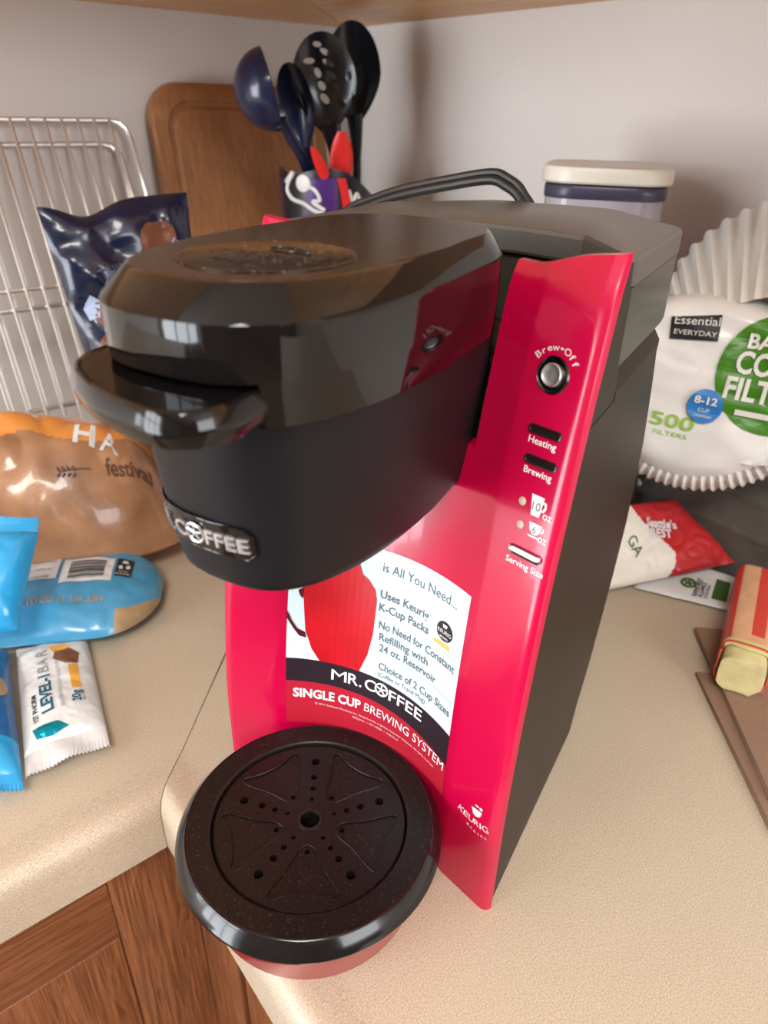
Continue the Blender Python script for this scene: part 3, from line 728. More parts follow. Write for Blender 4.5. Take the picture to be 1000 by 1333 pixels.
poly_on('seal_cup', [[(0.0372, 0.1562), (0.0403, 0.1562), (0.0397, 0.1545), (0.0378, 0.1545)]], SL(3), M['white'], st, 0.0)
poly_on('seal_stripe', [rect(0.0330, 0.1438, 0.0430, 0.1462)], SL(2), M['gold'], st, 0.0)
text_on('sticker_name', [('M', -0.0262, 0.0935, 0.0088, 0.0075, 0, 0.0), ('R', -0.0165, 0.0935, 0.0060, 0.0075), ('.', -0.0098, 0.0935, 0.0014, 0.0075), ('C', -0.0065, 0.0935, 0.0068, 0.0075), ('FFEE', 0.0088, 0.0928, 0.0225, 0.0075, R(-1))], SL(2), M['white'], st, bold=0.012)
fromb('sticker_wheel', wheel(lambda u, v, l: fas(u, v, l), 0.0042, 0.0973, 0.0038, 0.0005, 0.0007), M['white'], st)
text_on('sticker_tagline', [('SINGLE CUP', -0.0467, 0.0782, 0.0385, 0.0062, 0, 0.03), ('BREWING SYSTEM', -0.0060, 0.0782, 0.0553, 0.0060, R(-3.5))], SL(2), M['white'], st)
text_on('sticker_small_print', [('© 2011 Sunbeam Products, Inc. doing business as Jarden Consumer Solutions. All rights reserved.', -0.0350, 0.0740, 0.0780, 0.0014, R(-2.5)), ('MRC23141  1  P/N 150704  1  CHK13115', -0.0130, 0.0700, 0.0300, 0.0014, R(-3))], SL(2), M['pinkp'], st)

# ---- power cord looping over the back
cpts = [(-0.185, 0.262, 0.19), (-0.182, 0.260, 0.28), (-0.165, 0.256, 0.302), (-0.1403, 0.254, 0.3125), (-0.1153, 0.252, 0.3205), (-0.0802, 0.250, 0.3284), (-0.0500, 0.250, 0.3340), (-0.0380, 0.250, 0.3315), (-0.026, 0.249, 0.3235), (-0.014, 0.249, 0.300), (-0.010, 0.250, 0.22), (-0.03, 0.26, 0.05), (-0.06, 0.275, 0.006)]
for dy, dz, nm in ((0.0, 0.0, 'power_cord'), (0.0035, 0.0042, 'power_cord')):
    bm = bmesh.new(); tube(bm, spline([(x, y + dy, z + dz if z > 0.25 else z + dz * (z / 0.25)) for x, y, z in cpts], 8), 0.0029, 10); fromb(nm, bm, M['cord'], cm)

# ================================================================== THINGS BEHIND AND BESIDE


# ---- wire racks leaning on the back wall (bars run down the slope y = y0 + 0.4 z)
def rack(label, y0, xs, ztop, crossz, x0, x1, double):
    o = empty('wire_rack', ((x0 + x1) / 2, y0, 0)); tag(o, label, 'rack', None)
    P = lambda x, z, d=0.0: Vector((x - o.location.x, y0 + 0.4 * z + d - o.location.y, z))
    zb = 0.004
    bm = bmesh.new(); rc = 0.018
    pts = [P(x0, zb), P(x0, ztop - rc)] + [P(x0 + rc - rc * math.cos(a), ztop - rc + rc * math.sin(a)) for a in (0.5, 1.0)] + [P(x0 + rc, ztop), P(x1 - rc, ztop)] + [P(x1 - rc + rc * math.sin(a), ztop - rc + rc * math.cos(a)) for a in (0.5, 1.0)] + [P(x1, ztop - rc), P(x1, zb)]
    tube(bm, pts, 0.0026, 8); fromb('frame', bm, M['wire'], o)
    me = None
    for x in xs:
        if me is None:
            bm = bmesh.new(); tube(bm, [Vector((0, y0 + 0.4 * zb - 0.003 - y0, zb)), Vector((0, 0.4 * (ztop + 0.002) - 0.003, ztop + 0.002))], 0.0016, 6); b = fromb('wire', bm, M['wire'], o); me = b.data
        else:
            b = bpy.data.objects.new('wire', me); COL.objects.link(b); b.parent = o
        b.location = (x - o.location.x, 0, 0)
    for z in crossz:
        bm = bmesh.new(); tube(bm, [P(x0 + 0.002, z, 0.002), P(x1 - 0.002, z, 0.002)], 0.0024, 8); fromb('crossbar', bm, M['wire'], o)


rack('front chrome wire rack leaning on the wall behind the navy bag', 0.736, [0.236 + 0.0168 * k for k in range(-18, 6)], 0.3565, (0.203, 0.185, 0.09), -0.08, 0.340, True)
rack('rear chrome wire rack, slightly lower, between the front rack and the wall', 0.758, [0.2425 + 0.0168 * k for k in range(-18, 6)], 0.333, (0.18,), -0.07, 0.332, False)

# ---- cutting board leaning on the back wall, local plane y = slope * z
cb = empty('cutting_board', (0.486, 0.80, 0.0)); tag(cb, 'wooden cutting board with rounded corners and juice groove leaning on the wall', 'cutting board')


def rrect(hw, h0, h1, r, n=8):
    out = []
    for cx_, cz_, a0 in ((hw - r, h1 - r, 0), (-hw + r, h1 - r, 90), (-hw + r, h0 + r, 180), (hw - r, h0 + r, 270)):
        for k in range(n + 1):
            a = R(a0 + 90 * k / n); out.append((cx_ + r * math.cos(a), cz_ + r * math.sin(a)))
    return out


def bring(ins, dy, h0=0.0, h1=0.3955, r=0.042): return [(x, 0.215 * z + dy, z) for x, z in rrect(0.1175 - ins, h0 + ins + 0.001, h1 - ins, r - ins * 0.6)]


bm = bmesh.new()
loft(bm, [bring(0.003, 0.016), bring(0.0, 0.013), bring(0.0, 0.003), bring(0.003, 0.0), bring(0.018, 0.0), bring(0.0195, 0.0025), bring(0.0225, 0.0035), bring(0.0255, 0.0025), bring(0.027, 0.0), bring(0.05, 0.0)])
fromb('board', bm, M['board'], cb, 40)


# ---- generic bag / wrapper: a pillow between two sheets with crimped ends
class Pillow:
    def __init__(s, name, label, cat, org, U, V, L, W, T, pu=2.5, pv=2.5, wr=0.12, ws=30, seed=0, nu=56, nv=36, mats=None, zone=None, flat=0.25, taper=None, group=None, crimp=0, keep=0.0, shape=None, quad=None):
        s.quad = [Vector(q) for q in quad] if quad else None
        if quad:
            A, B, C_, D_ = s.quad; U = B - A + C_ - D_; V = D_ - A + C_ - B; org = (A + B + C_ + D_) / 4; L = U.length / 2; W = V.length / 2
        s.o = Vector(org); s.U = Vector(U).normalized(); V = Vector(V); s.V = (V - s.U * V.dot(s.U)).normalized(); s.N = s.U.cross(s.V)
        s.L, s.W, s.T, s.pu, s.pv, s.wr, s.ws, s.seed, s.flat, s.taper, s.keep, s.shape = L, W, T, pu, pv, wr, ws, seed, flat, taper, keep, shape
        s.crimp = crimp
        vs = []; fs = []; mi = []
        for side in (1, -1):
            b = len(vs)
            for i in range(nu + 1):
                for j in range(nv + 1): vs.append(s.at(2 * i / nu - 1, 2 * j / nv - 1, side))
            for i in range(nu):
                for j in range(nv):
                    q = (b + i * (nv + 1) + j, b + (i + 1) * (nv + 1) + j, b + (i + 1) * (nv + 1) + j + 1, b + i * (nv + 1) + j + 1)
                    fs.append(q if side > 0 else q[::-1]); mi.append(zone(2 * (i + .5) / nu - 1, 2 * (j + .5) / nv - 1, side) if zone else 0)
        me = bpy.data.meshes.new(name)
        s.root = empty(name, s.o - s.N * 0 if False else s.o); tag(s.root, label, cat, group)
        me.from_pydata([tuple(v - s.o) for v in vs], [], fs)
        for m in mats: me.materials.append(M[m])
        for p, k in zip(me.polygons, mi): p.material_index = k
        bm = bmesh.new(); bm.from_mesh(me); bmesh.ops.remove_doubles(bm, verts=bm.verts, dist=2e-5); bmesh.ops.recalc_face_normals(bm, faces=bm.faces); bm.to_mesh(me); bm.free()
        for p in me.polygons: p.use_smooth = True
        s.b = bpy.data.objects.new('wrapper', me); COL.objects.link(s.b); s.b.parent = s.root

    def at(s, u, v, side=1, lift=0.0):
        tu = max(0.0, 1 - abs(u) ** s.pu); tv = max(0.0, 1 - abs(v) ** s.pv)
        t = s.T / 2 * (tu ** 0.6) * (tv ** 0.6)
        w_ = s.W / 2 * (s.taper(u) if s.taper else 1.0)
        if s.crimp and abs(u) > 0.90:
            t = t * 0.3
        p = s.o + s.U * (u * s.L / 2) + s.V * (v * w_)
        if s.quad:
            A, B, C_, D_ = s.quad; vv = v * (s.taper(u) if s.taper else 1.0)
            p = (A * (1 - u) * (1 - vv) + B * (1 + u) * (1 - vv) + C_ * (1 + u) * (1 + vv) + D_ * (1 - u) * (1 + vv)) / 4
        if s.shape: p = p + s.shape(u, v, s)
        nz = noise.noise((p + Vector((s.seed * 3.1, side * 7.7, 0))) * s.ws) + 0.5 * abs(noise.noise((p + Vector((s.seed, side, 4))) * s.ws * 2.3))
        edge = min(1.0, 6 * tu) * min(1.0, 4 * tv)
        h = t * (1 if side > 0 else s.flat) + nz * s.T * s.wr * edge * 0.5 * (1 if side > 0 else 0.2)
        if s.crimp and abs(u) > 0.90:
            h += 0.0004 * math.sin(abs(u) * 40 * 6) * side * 0 + 0.0
        h = max(h, 0.0002 if tu * tv > 0 else 0.0001)
        return p + s.N * (side * h + lift)

    def fn(s, u0=0, v0=0, side=1, lift=0.0006):
        """surface coordinates in metres from the pillow centre"""
        def f(a, b, l):
            w_ = s.W / 2 * (s.taper(a / (s.L / 2)) if s.taper else 1.0)
            return s.at(max(-1, min(1, a / (s.L / 2))), max(-1, min(1, b / w_)), side, lift + l) - s.o
        return f


def crimped_edge(P, u, name, depth, m, teeth=16, side=1):
    """flat seal strip with a zigzag edge at one end of a pillow"""
    V = []; F = []; n = teeth * 2; s = 1 if u > 0 else -1
    w_ = P.W / 2 * (P.taper(u) if P.taper else 1)
    for k in range(n + 1):
        v = -1 + 2 * k / n; base = P.at(u, v, 1) - P.o
        rip = P.N * 0.0005
        for lay, d in ((0, 0), (1, depth * 0.5), (2, depth - (0.0016 if k % 2 else 0))):
            q = base + P.U * (s * d) + P.N * (0.0012 * math.sin(v * 5 + lay))
            V.append(q + rip); V.append(q - rip)
    for k in range(n):
        a = k * 6; b = a + 6
        F += [(a, b, b + 2, a + 2), (a + 2, b + 2, b + 4, a + 4), (a + 1, a + 3, b + 3, b + 1), (a + 3, a + 5, b + 5, b + 3), (a + 4, b + 4, b + 5, a + 5)]
    return pyd(name, V, F, m, P.root, 0)


# ---- navy snack bag standing in front of the racks (u runs up the bag, v to the left)
nb = Pillow('snack_bag', 'dark navy foil snack bag with brown snack pictures standing before the wire racks', 'bag',
            (0, 0, 0), (1, 0, 0), (0, 1, 0), 1, 1, 0.050, seed=3, wr=0.42, ws=26, mats=['navy'], nu=64, nv=44, flat=0.8, pu=3, pv=2.5,
            quad=((0.290, 0.635, 0.012), (0.316, 0.690, 0.301), (0.179, 0.690, 0.296), (0.205, 0.635, 0.012)), taper=lambda u: 1.0,
            shape=lambda u, v, s: Vector((0, 0, -0.012 * max(0, u) ** 3 * math.exp(-((v - 0.42) / 0.35) ** 2))))
NW, NL = nb.W, nb.L
NF = nb.fn(lift=0.0009); NF2 = nb.fn(lift=0.0016)
for cu_, cv_, r1, r2 in ((0.74, -0.38, 0.017, 0.015), (0.36, 0.42, 0.017, 0.019), (0.13, 0.60, 0.018, 0.014)):
    a, b = cu_ * NL / 2, cv_ * NW / 2
    k_ = 26; ring = [(a + r1 * math.cos(t), b + r2 * math.sin(t)) for t in [R(30) + R(300) * q / k_ for q in range(k_ + 1)]] + [(a + r1 * 0.45 * math.cos(t), b + r2 * 0.45 * math.sin(t)) for t in [R(330) - R(300) * q / k_ for q in range(k_ + 1)]]
    poly_on('snack_picture', [ring], NF, M['pretz'], nb.root, 0.0, 0.005)
for pts in ([(0.40, 0.86), (0.48, 0.74), (0.44, 0.62), (0.34, 0.70), (0.33, 0.84)], [(0.70, -0.52), (0.74, -0.62), (0.66, -0.78), (0.60, -0.66)], [(0.18, 0.30), (0.32, 0.22), (0.28, 0.10), (0.02, 0.16)]):
    poly_on('pale_splash', [[(p * NL / 2, q * NW / 2) for p, q in pts]], NF, M['bluew'], nb.root, 0.0, 0.005)
text_on('bag_lettering', [('THIN', 0.56 * NL / 2, 0.55 * NW / 2, 0.026, 0.010, R(-78)), ('BITES', 0.60 * NL / 2, 0.12 * NW / 2, 0.026, 0.010, R(-84))], NF2, M['dimprint'], nb.root, bold=0.03)

# ---- orange bread bag
def bread_zone(u, v, sd):
    if sd < 0: return 0
    return 0 if v > -0.47 + 0.30 * max(0, u) - 0.35 * max(0, -u) + 0.10 * math.sin(u * 8) or u < -0.72 else 1


bb = Pillow('bread_bag', 'orange and clear plastic bread bag with buns inside, on the left countertop', 'bread bag',
            (0.090, 0.655, 0.026), (0.93, -0.37, 0.0), (0.37, 0.93, 0.0), 0.310, 0.165, 0.215, seed=5, wr=0.11, ws=18, pu=3.4, pv=2.0, nu=150, nv=100, flat=0.20,
            mats=['orange', 'bread', 'crumb'], taper=lambda u: 1.0 - 0.30 * max(0, u) ** 4, zone=bread_zone)
BF = bb.fn(lift=0.0012)
text_on('bag_lettering', [('H', 0.074, -0.034, 0.017, 0.017, R(-8)), ('A', 0.094, -0.037, 0.015, 0.016, R(-8))], BF, M['label'], bb.root, bold=0.03)
text_on('bag_name', [('festival', 0.098, -0.052, 0.036, 0.010, R(6))], BF, M['brownp'], bb.root, bold=0.02)
bm = bmesh.new()
tube(bm, [BF(0.062 + 0.024 * k / 6, -0.054 + 0.003 * k / 6, 0.0005) for k in range(7)], 0.0005, 5)
for k in range(4):
    for s in (-1, 1):
        tube(bm, [BF(0.062 + 0.004 * k, -0.054 + s * 0.0008, 0.0005), BF(0.060 + 0.004 * k, -0.054 + s * 0.0028, 0.0006)], [0.0012, 0.0006], 5)
fromb('wheat_emblem', bm, M['brownp'], bb.root)

# ---- sky blue pouch with a barcode
bp_ = Pillow('snack_pouch', 'sky blue plastic pouch with barcode label lying beside the protein bar', 'pouch',
             (0, 0, 0), (1, 0, 0), (0, 1, 0), 1, 1, 0.050, seed=8, wr=0.16, ws=26, pu=3.0, pv=2.2, nu=90, nv=60, flat=0.22, mats=['sky', 'tan'],
             quad=((0.020, 0.515, 0.012), (0.142, 0.452, 0.012), (0.196, 0.548, 0.012), (0.070, 0.622, 0.012)),
             taper=lambda u: (1.0 if u < 0.35 else math.sqrt(max(0.05, 1 - ((u - 0.35) / 0.67) ** 2))),
             zone=lambda u, v, sd: 1 if (u > 0.55 and v < -0.72) else 0)
PF = bp_.fn(lift=0.0007); PF2 = bp_.fn(lift=0.0013)
lx, ly = -0.006, -0.012
poly_on('barcode_label', [rect(lx, ly, lx + 0.040, ly + 0.034)], PF, M['label'], bp_.root, 0.0, 0.003)
bars = []; random.seed(3); yy = 0.004
while yy < 0.029:
    h_ = random.choice((0.0005, 0.0008, 0.0014)); bars.append(rect(lx + 0.006, ly + yy, lx + 0.034, ly + yy + h_)); yy += h_ + random.choice((0.0005, 0.0008, 0.0011))
poly_on('barcode', bars, PF2, M['ink'], bp_.root, 0.0, 0.004)
poly_on('recycling_panel', [rect(lx + 0.042, ly + 0.006, lx + 0.055, ly + 0.034)], PF, M['ink'], bp_.root, 0.0, 0.003)
text_on('recycling_lettering', [('PLASTIC', lx + 0.0428, ly + 0.0075, 0.0115, 0.0025), ('BAG', lx + 0.045, ly + 0.0115, 0.007, 0.0025)], PF2, M['label'], bp_.root)
ax_, ay_ = lx + 0.0445, ly + 0.017
poly_on('recycling_arrows', [[(ax_, ay_), (ax_ + .003, ay_), (ax_ + .002, ay_ + .005), (ax_ - .0005, ay_ + .004)], [(ax_ + .0055, ay_), (ax_ + .0085, ay_ + .001), (ax_ + .008, ay_ + .006), (ax_ + .005, ay_ + .004)], [(ax_ + .0015, ay_ + .008), (ax_ + .007, ay_ + .008), (ax_ + .0055, ay_ + .0125), (ax_ + .0025, ay_ + .0125)]], PF2, M['label'], bp_.root, 0.0)
poly_on('facts_panel', [rect(lx - 0.030, ly + 0.006, lx - 0.003, ly + 0.036)], PF, M['label'], bp_.root, 0.0, 0.003)
text_on('facts_lettering', [('Distributed by', lx - 0.027, ly + 0.031, 0.020, 0.0025), ('Product of', lx - 0.027, ly + 0.020, 0.018, 0.0022), ('Package info', lx - 0.027, ly + 0.008, 0.018, 0.0028)], PF2, M['ink'], bp_.root)
text_on('weight_lettering', [('NET WT 11 OZ (312g)', lx + 0.036, ly - 0.016, 0.066, 0.0062, R(180))], PF, M['tan'], bp_.root, bold=0.02)

# ---- two blue bags at the left edge (u up the bag, v to the left)
b1_ = Pillow('snack_bag', 'bright blue snack bag with a crimped top seal at the left edge of the photo', 'bag',
             (0, 0, 0), (1, 0, 0), (0, 1, 0), 1, 1, 0.034, seed=11, wr=0.25, ws=26, nu=54, nv=36, flat=0.8, mats=['cyan'], pv=3, pu=3,
             quad=((0.053, 0.472, 0.045), (0.089, 0.514, 0.092), (0.030, 0.558, 0.092), (0.005, 0.492, 0.045)))
crimped_edge(b1_, 0.99, 'top_seal', 0.013, M['cyan'], 30)
text_on('seal_lettering', [('LESS IS MORE', 0.005, b1_.W / 2 * 0.60, 0.018, 0.0024, R(-90))], lambda a, b, l: b1_.at(0.99, b / (b1_.W / 2)) - b1_.o + b1_.U * a + b1_.N * 0.0032, M['white'], b1_.root)
poly_on('white_patch', [[(-0.020, 0.004), (-0.004, 0.008), (0.000, 0.028), (-0.020, 0.028)]], b1_.fn(lift=0.0012), M['white'], b1_.root, 0.0, 0.004)
b2_ = Pillow('snack_bag', 'darker blue snack bag marked 85g lying beside the white protein bar', 'bag',
             (0, 0, 0), (1, 0, 0), (0, 1, 0), 1, 1, 0.030, seed=13, wr=0.25, ws=30, nu=50, nv=30, flat=0.35, mats=['blue2', 'cyan'], pu=3, pv=2.6,
             quad=((0.022, 0.372, 0.009), (0.046, 0.498, 0.012), (0.002, 0.531, 0.012), (-0.026, 0.402, 0.009)), zone=lambda u, v, sd: 1 if u < -0.55 else 0)
crimped_edge(b2_, -0.99, 'bottom_seal', 0.012, M['cyan'], 24)
text_on('weight_lettering', [('(85g)', -b2_.L / 2 * 0.80, b2_.W / 2 * 0.10, 0.014, 0.005, R(-90))], b2_.fn(lift=0.0012), M['white'], b2_.root)
poly_on('snack_picture', [circle(0.010, -0.020, 0.011, 18, 0.006)], b2_.fn(lift=0.0012), M['tan'], b2_.root, 0.0, 0.003)

# ---- protein bar (u along the bar away from the viewer, v to the left)
pb = Pillow('protein_bar', 'white wrapped protein bar with teal lettering on the left countertop', 'protein bar',
            (0, 0, 0), (1, 0, 0), (0, 1, 0), 1, 1, 0.024, seed=17, wr=0.16, ws=70, pu=6, pv=3.2, nu=70, nv=40, flat=0.45, mats=['barw'],
            quad=((0.0775, 0.383, 0.007), (0.098, 0.479, 0.007), (0.050, 0.493, 0.007), (0.027, 0.388, 0.007)))
crimped_edge(pb, -0.985, 'end_seal', 0.019, M['barw'], 22); crimped_edge(pb, 0.99, 'end_seal', 0.008, M['barw'], 22)
BR = pb.fn(lift=0.0006); BR2 = pb.fn(lift=0.0011)
text_on('bar_name', [('LEVEL-1', -0.030, 0.0035, 0.038, 0.0078, 0, 0.03)], BR, M['bart'], pb.root)
text_on('bar_word', [('BA R', 0.011, 0.0035, 0.027, 0.0078)], BR, M['greyp'], pb.root, bold=0.01)
text_on('maker_lettering', [('1ST PHORM', -0.034, 0.0135, 0.024, 0.0034, 0, 0.02)], BR, M['ink'], pb.root)
text_on('claim_lettering', [('GLUTEN FREE HIGH QUALITY PROTEIN', -0.030, -0.0035, 0.060, 0.0024)], BR, M['greyp'], pb.root)
text_on('protein_amount', [('20g', -0.028, -0.0140, 0.011, 0.0056, 0, 0.03), ('PROTEIN', -0.028, -0.0168, 0.011, 0.0018)], BR, M['bart'], pb.root)
poly_on('gold_stripe', [rect(-0.014, -0.0155, 0.014, -0.0095)], BR, M['bargold'], pb.root, 0.0, 0.003)
poly_on('chocolate_picture', [[(0.014, -0.016), (0.026, -0.018), (0.034, -0.012), (0.032, -0.002), (0.022, 0.000), (0.015, -0.008)]], BR2, M['choc'], pb.root, 0.0, 0.003)
poly_on('caramel_picture', [[(0.034, -0.012), (0.042, -0.010), (0.041, 0.002), (0.032, -0.001)]], BR2, M['bargold'], pb.root, 0.0, 0.003)
poly_on('teal_mark', [[(-0.047, 0.016), (-0.039, 0.018), (-0.040, 0.002), (-0.046, -0.004), (-0.048, 0.006)]], BR, M['barteal'], pb.root, 0.0, 0.003)

# ---- utensil crock with a swirled pattern
kc = (0.508, 0.735)
ck_ = empty('utensil_crock', (kc[0], kc[1], 0.0)); tag(ck_, 'black and purple crock with white swirls holding the kitchen utensils', 'utensil holder')


def rim_z(t): return 0.300 + 0.016 * math.cos(t - R(195)) + 0.006 * math.sin(3 * t + 1)


bm = bmesh.new(); N_ = 48; rows = []
for r, f in ((0.040, 0.0), (0.043, 0.01), (0.047, 0.3), (0.051, 0.7), (0.053, 0.97), (0.0525, 1.0), (0.050, 0.99), (0.048, 0.7), (0.044, 0.3), (0.038, 0.03)):
    rows.append([(r * math.cos(2 * math.pi * k / N_), r * math.sin(2 * math.pi * k / N_), 0.001 + f * rim_z(2 * math.pi * k / N_)) for k in range(N_)])
loft(bm, rows); co = fromb('crock_body', bm, [M['cblack'], M['cpurple']], ck_, 40)
for p in co.data.polygons:
    a = math.atan2(p.center.y, p.center.x); n_ = noise.noise(Vector((a * 1.4, p.center.z * 22, 2)))
    if (n_ > -0.05 and math.cos(a - R(235)) > 0.2 and p.center.z < 0.29): p.material_index = 1
CKF = lambda a, z, l=0.0: Vector(((0.0532 + l) * math.cos(a), (0.0532 + l) * math.sin(a), z))
bm = bmesh.new()
va = math.atan2(-kc[1], -kc[0])      # towards the camera


def swirl(pts, r): tube(bm, spline([CKF(va + a, z) for a, z in pts], 6), r, 6)


swirl([(-0.98, 0.302), (-0.75, 0.312), (-0.95, 0.296), (-0.80, 0.286), (-0.50, 0.282), (-0.30, 0.276), (0.0, 0.270), (0.2, 0.262)], 0.0024)
swirl([(-0.45, 0.300), (-0.25, 0.296), (-0.15, 0.286), (-0.30, 0.284), (-0.05, 0.276)], 0.0022)
swirl([(0.45, 0.296), (0.55, 0.285), (0.65, 0.292), (0.75, 0.280), (0.6, 0.272)], 0.0024)
swirl([(-0.1, 0.262), (0.1, 0.258), (0.3, 0.268), (0.4, 0.258)], 0.0026)
fromb('white_swirl', bm, M['cwhite'], ck_)
for a, z, rx, rz in ((-0.50, 0.302, 0.17, 0.009), (0.02, 0.262, 0.16, 0.008), (0.62, 0.266, 0.12, 0.007), (-0.2, 0.250, 0.1, 0.008)):
    bm = bmesh.new(); loft(bm, [[CKF(va + a + rx * s * math.cos(t), z + rz * s * math.sin(t), l) for t in [2 * math.pi * k / 18 for k in range(18)]] for s, l in ((1, -0.001), (0.95, 0.0012), (0.6, 0.002))]); fromb('white_blot', bm, M['cwhite'], ck_)
# red ribbon piece down the front
bm = bmesh.new(); loft(bm, [[CKF(va + a + da, z, l) for a, z in ((0.20, 0.308), (0.28, 0.290), (0.34, 0.270), (0.38, 0.250))][::1] + [CKF(va + a + 0.17, z, l) for a, z in ((0.38, 0.250), (0.34, 0.270), (0.28, 0.290), (0.20, 0.308))] for da, l in ((0, 0.0005), (0, 0.003))]); fromb('red_band', bm, M['redu'], ck_)


def utensil_root(name, label, cat, p): o = empty(name, p); tag(o, label, cat, 'kitchen utensils in the crock'); return o


def handle_mesh(o, pts, rr, m, flat=0.5, name='handle'):
    bm = bmesh.new(); tube(bm, spline([Vector(p) - o.location for p in pts], 6), rr, 10); return fromb(name, bm, m, o)


# camera-facing local frame for heads
def frame(at, up, face):
    z = Vector(up).normalized(); n = Vector(face); n = (n - z * n.dot(z)).normalized(); x = n.cross(z)
    return Vector(at), -x if False else x, z, n


# ladle: bowl opens away to the right, convex back to the viewer
o = utensil_root('ladle', 'navy ladle with a round bowl, leftmost utensil in the crock', 'ladle', (0.428, 0.715, 0.388))
bm = bmesh.new(); ax = Vector((0.80, -0.42, 0.22)).normalized(); e1 = ax.cross(Vector((0, 0, 1))).normalized(); e2 = ax.cross(e1)
rings = []
for k in range(13):
    t = math.pi / 2 * k / 12; rings.append([-ax * 0.036 * math.cos(t) + (e1 * math.cos(u) + e2 * math.sin(u)) * 0.0375 * max(0.02, math.sin(t)) for u in [2 * math.pi * q / 32 for q in range(32)]])
for k in range(12, -1, -1):
    t = math.pi / 2 * k / 12; rings.append([-ax * 0.0335 * math.cos(t) + ax * 0.001 + (e1 * math.cos(u) + e2 * math.sin(u)) * 0.0352 * max(0.02, math.sin(t)) for u in [2 * math.pi * q / 32 for q in range(32)]])
loft(bm, rings); fromb('bowl', bm, M['navyu'], o)
handle_mesh(o, [(0.437, 0.712, 0.362), (0.450, 0.715, 0.345), (0.470, 0.722, 0.322), (0.488, 0.73, 0.28), (0.50, 0.735, 0.18), (0.502, 0.735, 0.03)], [0.006] * 6 + [0.006] * 25, M['navyu'])


def paddle(name, label, cat, c, up, face, w, h, mname, holes, slots, handle_pts, cup=0.008, neck=0.012):
    o = utensil_root(name, label, cat, c)
    z = Vector(up).normalized(); n = Vector(face); n = (n - z * n.dot(z)).normalized(); x = z.cross(n)
    bm = bmesh.new(); ringsA = []
    prof_ = [(0.02, 0), (0.35, 0), (0.7, 0), (0.9, 0), (1.0, 0)]

    def outline(s, t):
        X = w * s * math.cos(t); Z = h * s * math.sin(t)
        if Z < 0: X *= 1 - 0.45 * (abs(Z) / h) ** 1.5
        return X, Z
    T_ = [2 * math.pi * k / 36 for k in range(36)]
    dish = lambda s: cup * (s * s - 1)
    for s in (0.02, 0.35, 0.7, 0.9, 1.0): ringsA.append([x * outline(s, t)[0] + z * outline(s, t)[1] + n * dish(s) for t in T_])
    for s in (1.0, 0.9, 0.7, 0.35, 0.02): ringsA.append([x * outline(s, t)[0] + z * outline(s, t)[1] + n * (dish(s) - 0.0025) for t in T_])
    loft(bm, ringsA); hd = fromb('head', bm, M[mname], o)
    if holes or slots:
        cut_ = bmesh.new(); rot = Matrix((x, z, n)).transposed().to_4x4()
        for (hx, hz, rx, rz, an) in holes:
            mt = Matrix.Translation(o.location + x * hx + z * hz) @ rot @ Matrix.Rotation(an, 4, 'Z') @ Matrix.Diagonal((rx, rz, 1, 1))
            bmesh.ops.create_cone(cut_, cap_ends=True, segments=14, radius1=1, radius2=1, depth=0.05, matrix=mt)
        me = bpy.data.meshes.new('c'); bmesh.ops.recalc_face_normals(cut_, faces=cut_.faces); cut_.to_mesh(me); cut_.free(); c_ = bpy.data.objects.new('c', me); COL.objects.link(c_)
        md = hd.modifiers.new('b', 'BOOLEAN'); md.object = c_; md.solver = 'EXACT'; bpy.context.view_layer.update()
        m2 = bpy.data.meshes.new_from_object(hd.evaluated_get(bpy.context.evaluated_depsgraph_get())); hd.modifiers.clear(); hd.data = m2; bpy.data.objects.remove(c_)
        if not m2.materials: m2.materials.append(M[mname])
    handle_mesh(o, handle_pts, [neck * (1 - 0.5 * min(1, k / 8)) for k in range(6 * (len(handle_pts) - 1) + 1)], M[mname])


face = (-0.55, -0.80, 0.05)
hl = [(-0.014, 0.022, 0.0058, 0.0028, 0.0), (-0.004, 0.036, 0.0045, 0.0025, -0.2), (0.0035, 0.029, 0.006, 0.0026, -0.5), (0.006, 0.019, 0.0065, 0.0026, -0.5), (-0.006, 0.011, 0.0032, 0.005, 0.4), (-0.003, -0.001, 0.0035, 0.005, 0.7), (0.008, 0.008, 0.006, 0.0028, -0.6), (-0.001, -0.013, 0.0035, 0.006, 0.7), (0.013, -0.004, 0.0055, 0.0034, -0.7), (0.016, -0.018, 0.006, 0.0038, -0.9), (0.019, 0.028, 0.0045, 0.003, 0.2), (0.026, 0.006, 0.0035, 0.0048, 0.0), (0.030, -0.016, 0.0035, 0.005, -0.3)]
paddle('slotted_spoon', 'black slotted spoon with pale see-through holes, in front of the wide dark spoon', 'spoon', (0.498, 0.722, 0.3945), (-0.10, 0.0, 1.0), face, 0.034, 0.047, 'blacku', hl, [],
       [(0.505, 0.722, 0.358), (0.5095, 0.722, 0.335), (0.512, 0.725, 0.31), (0.514, 0.73, 0.24), (0.515, 0.735, 0.03)])
paddle('serving_spoon', 'wide dark navy spoon at the right of the crock, behind the slotted spoon', 'spoon', (0.558, 0.752, 0.407), (-0.06, 0.0, 1.0), face, 0.031, 0.050, 'blacku', [], [],
       [(0.560, 0.752, 0.368), (0.562, 0.751, 0.335), (0.561, 0.75, 0.29), (0.548, 0.745, 0.20), (0.53, 0.74, 0.03)], neck=0.010)
paddle('spatula', 'dark navy spatula seen edge-on between the ladle and the slotted spoon', 'spatula', (0.470, 0.735, 0.372), (-0.22, 0.0, 1.0), (-0.9, -0.4, 0), 0.022, 0.042, 'navyu', [], [],
       [(0.479, 0.735, 0.335), (0.485, 0.735, 0.315), (0.490, 0.735, 0.29), (0.500, 0.735, 0.20), (0.505, 0.735, 0.03)], cup=0.012)
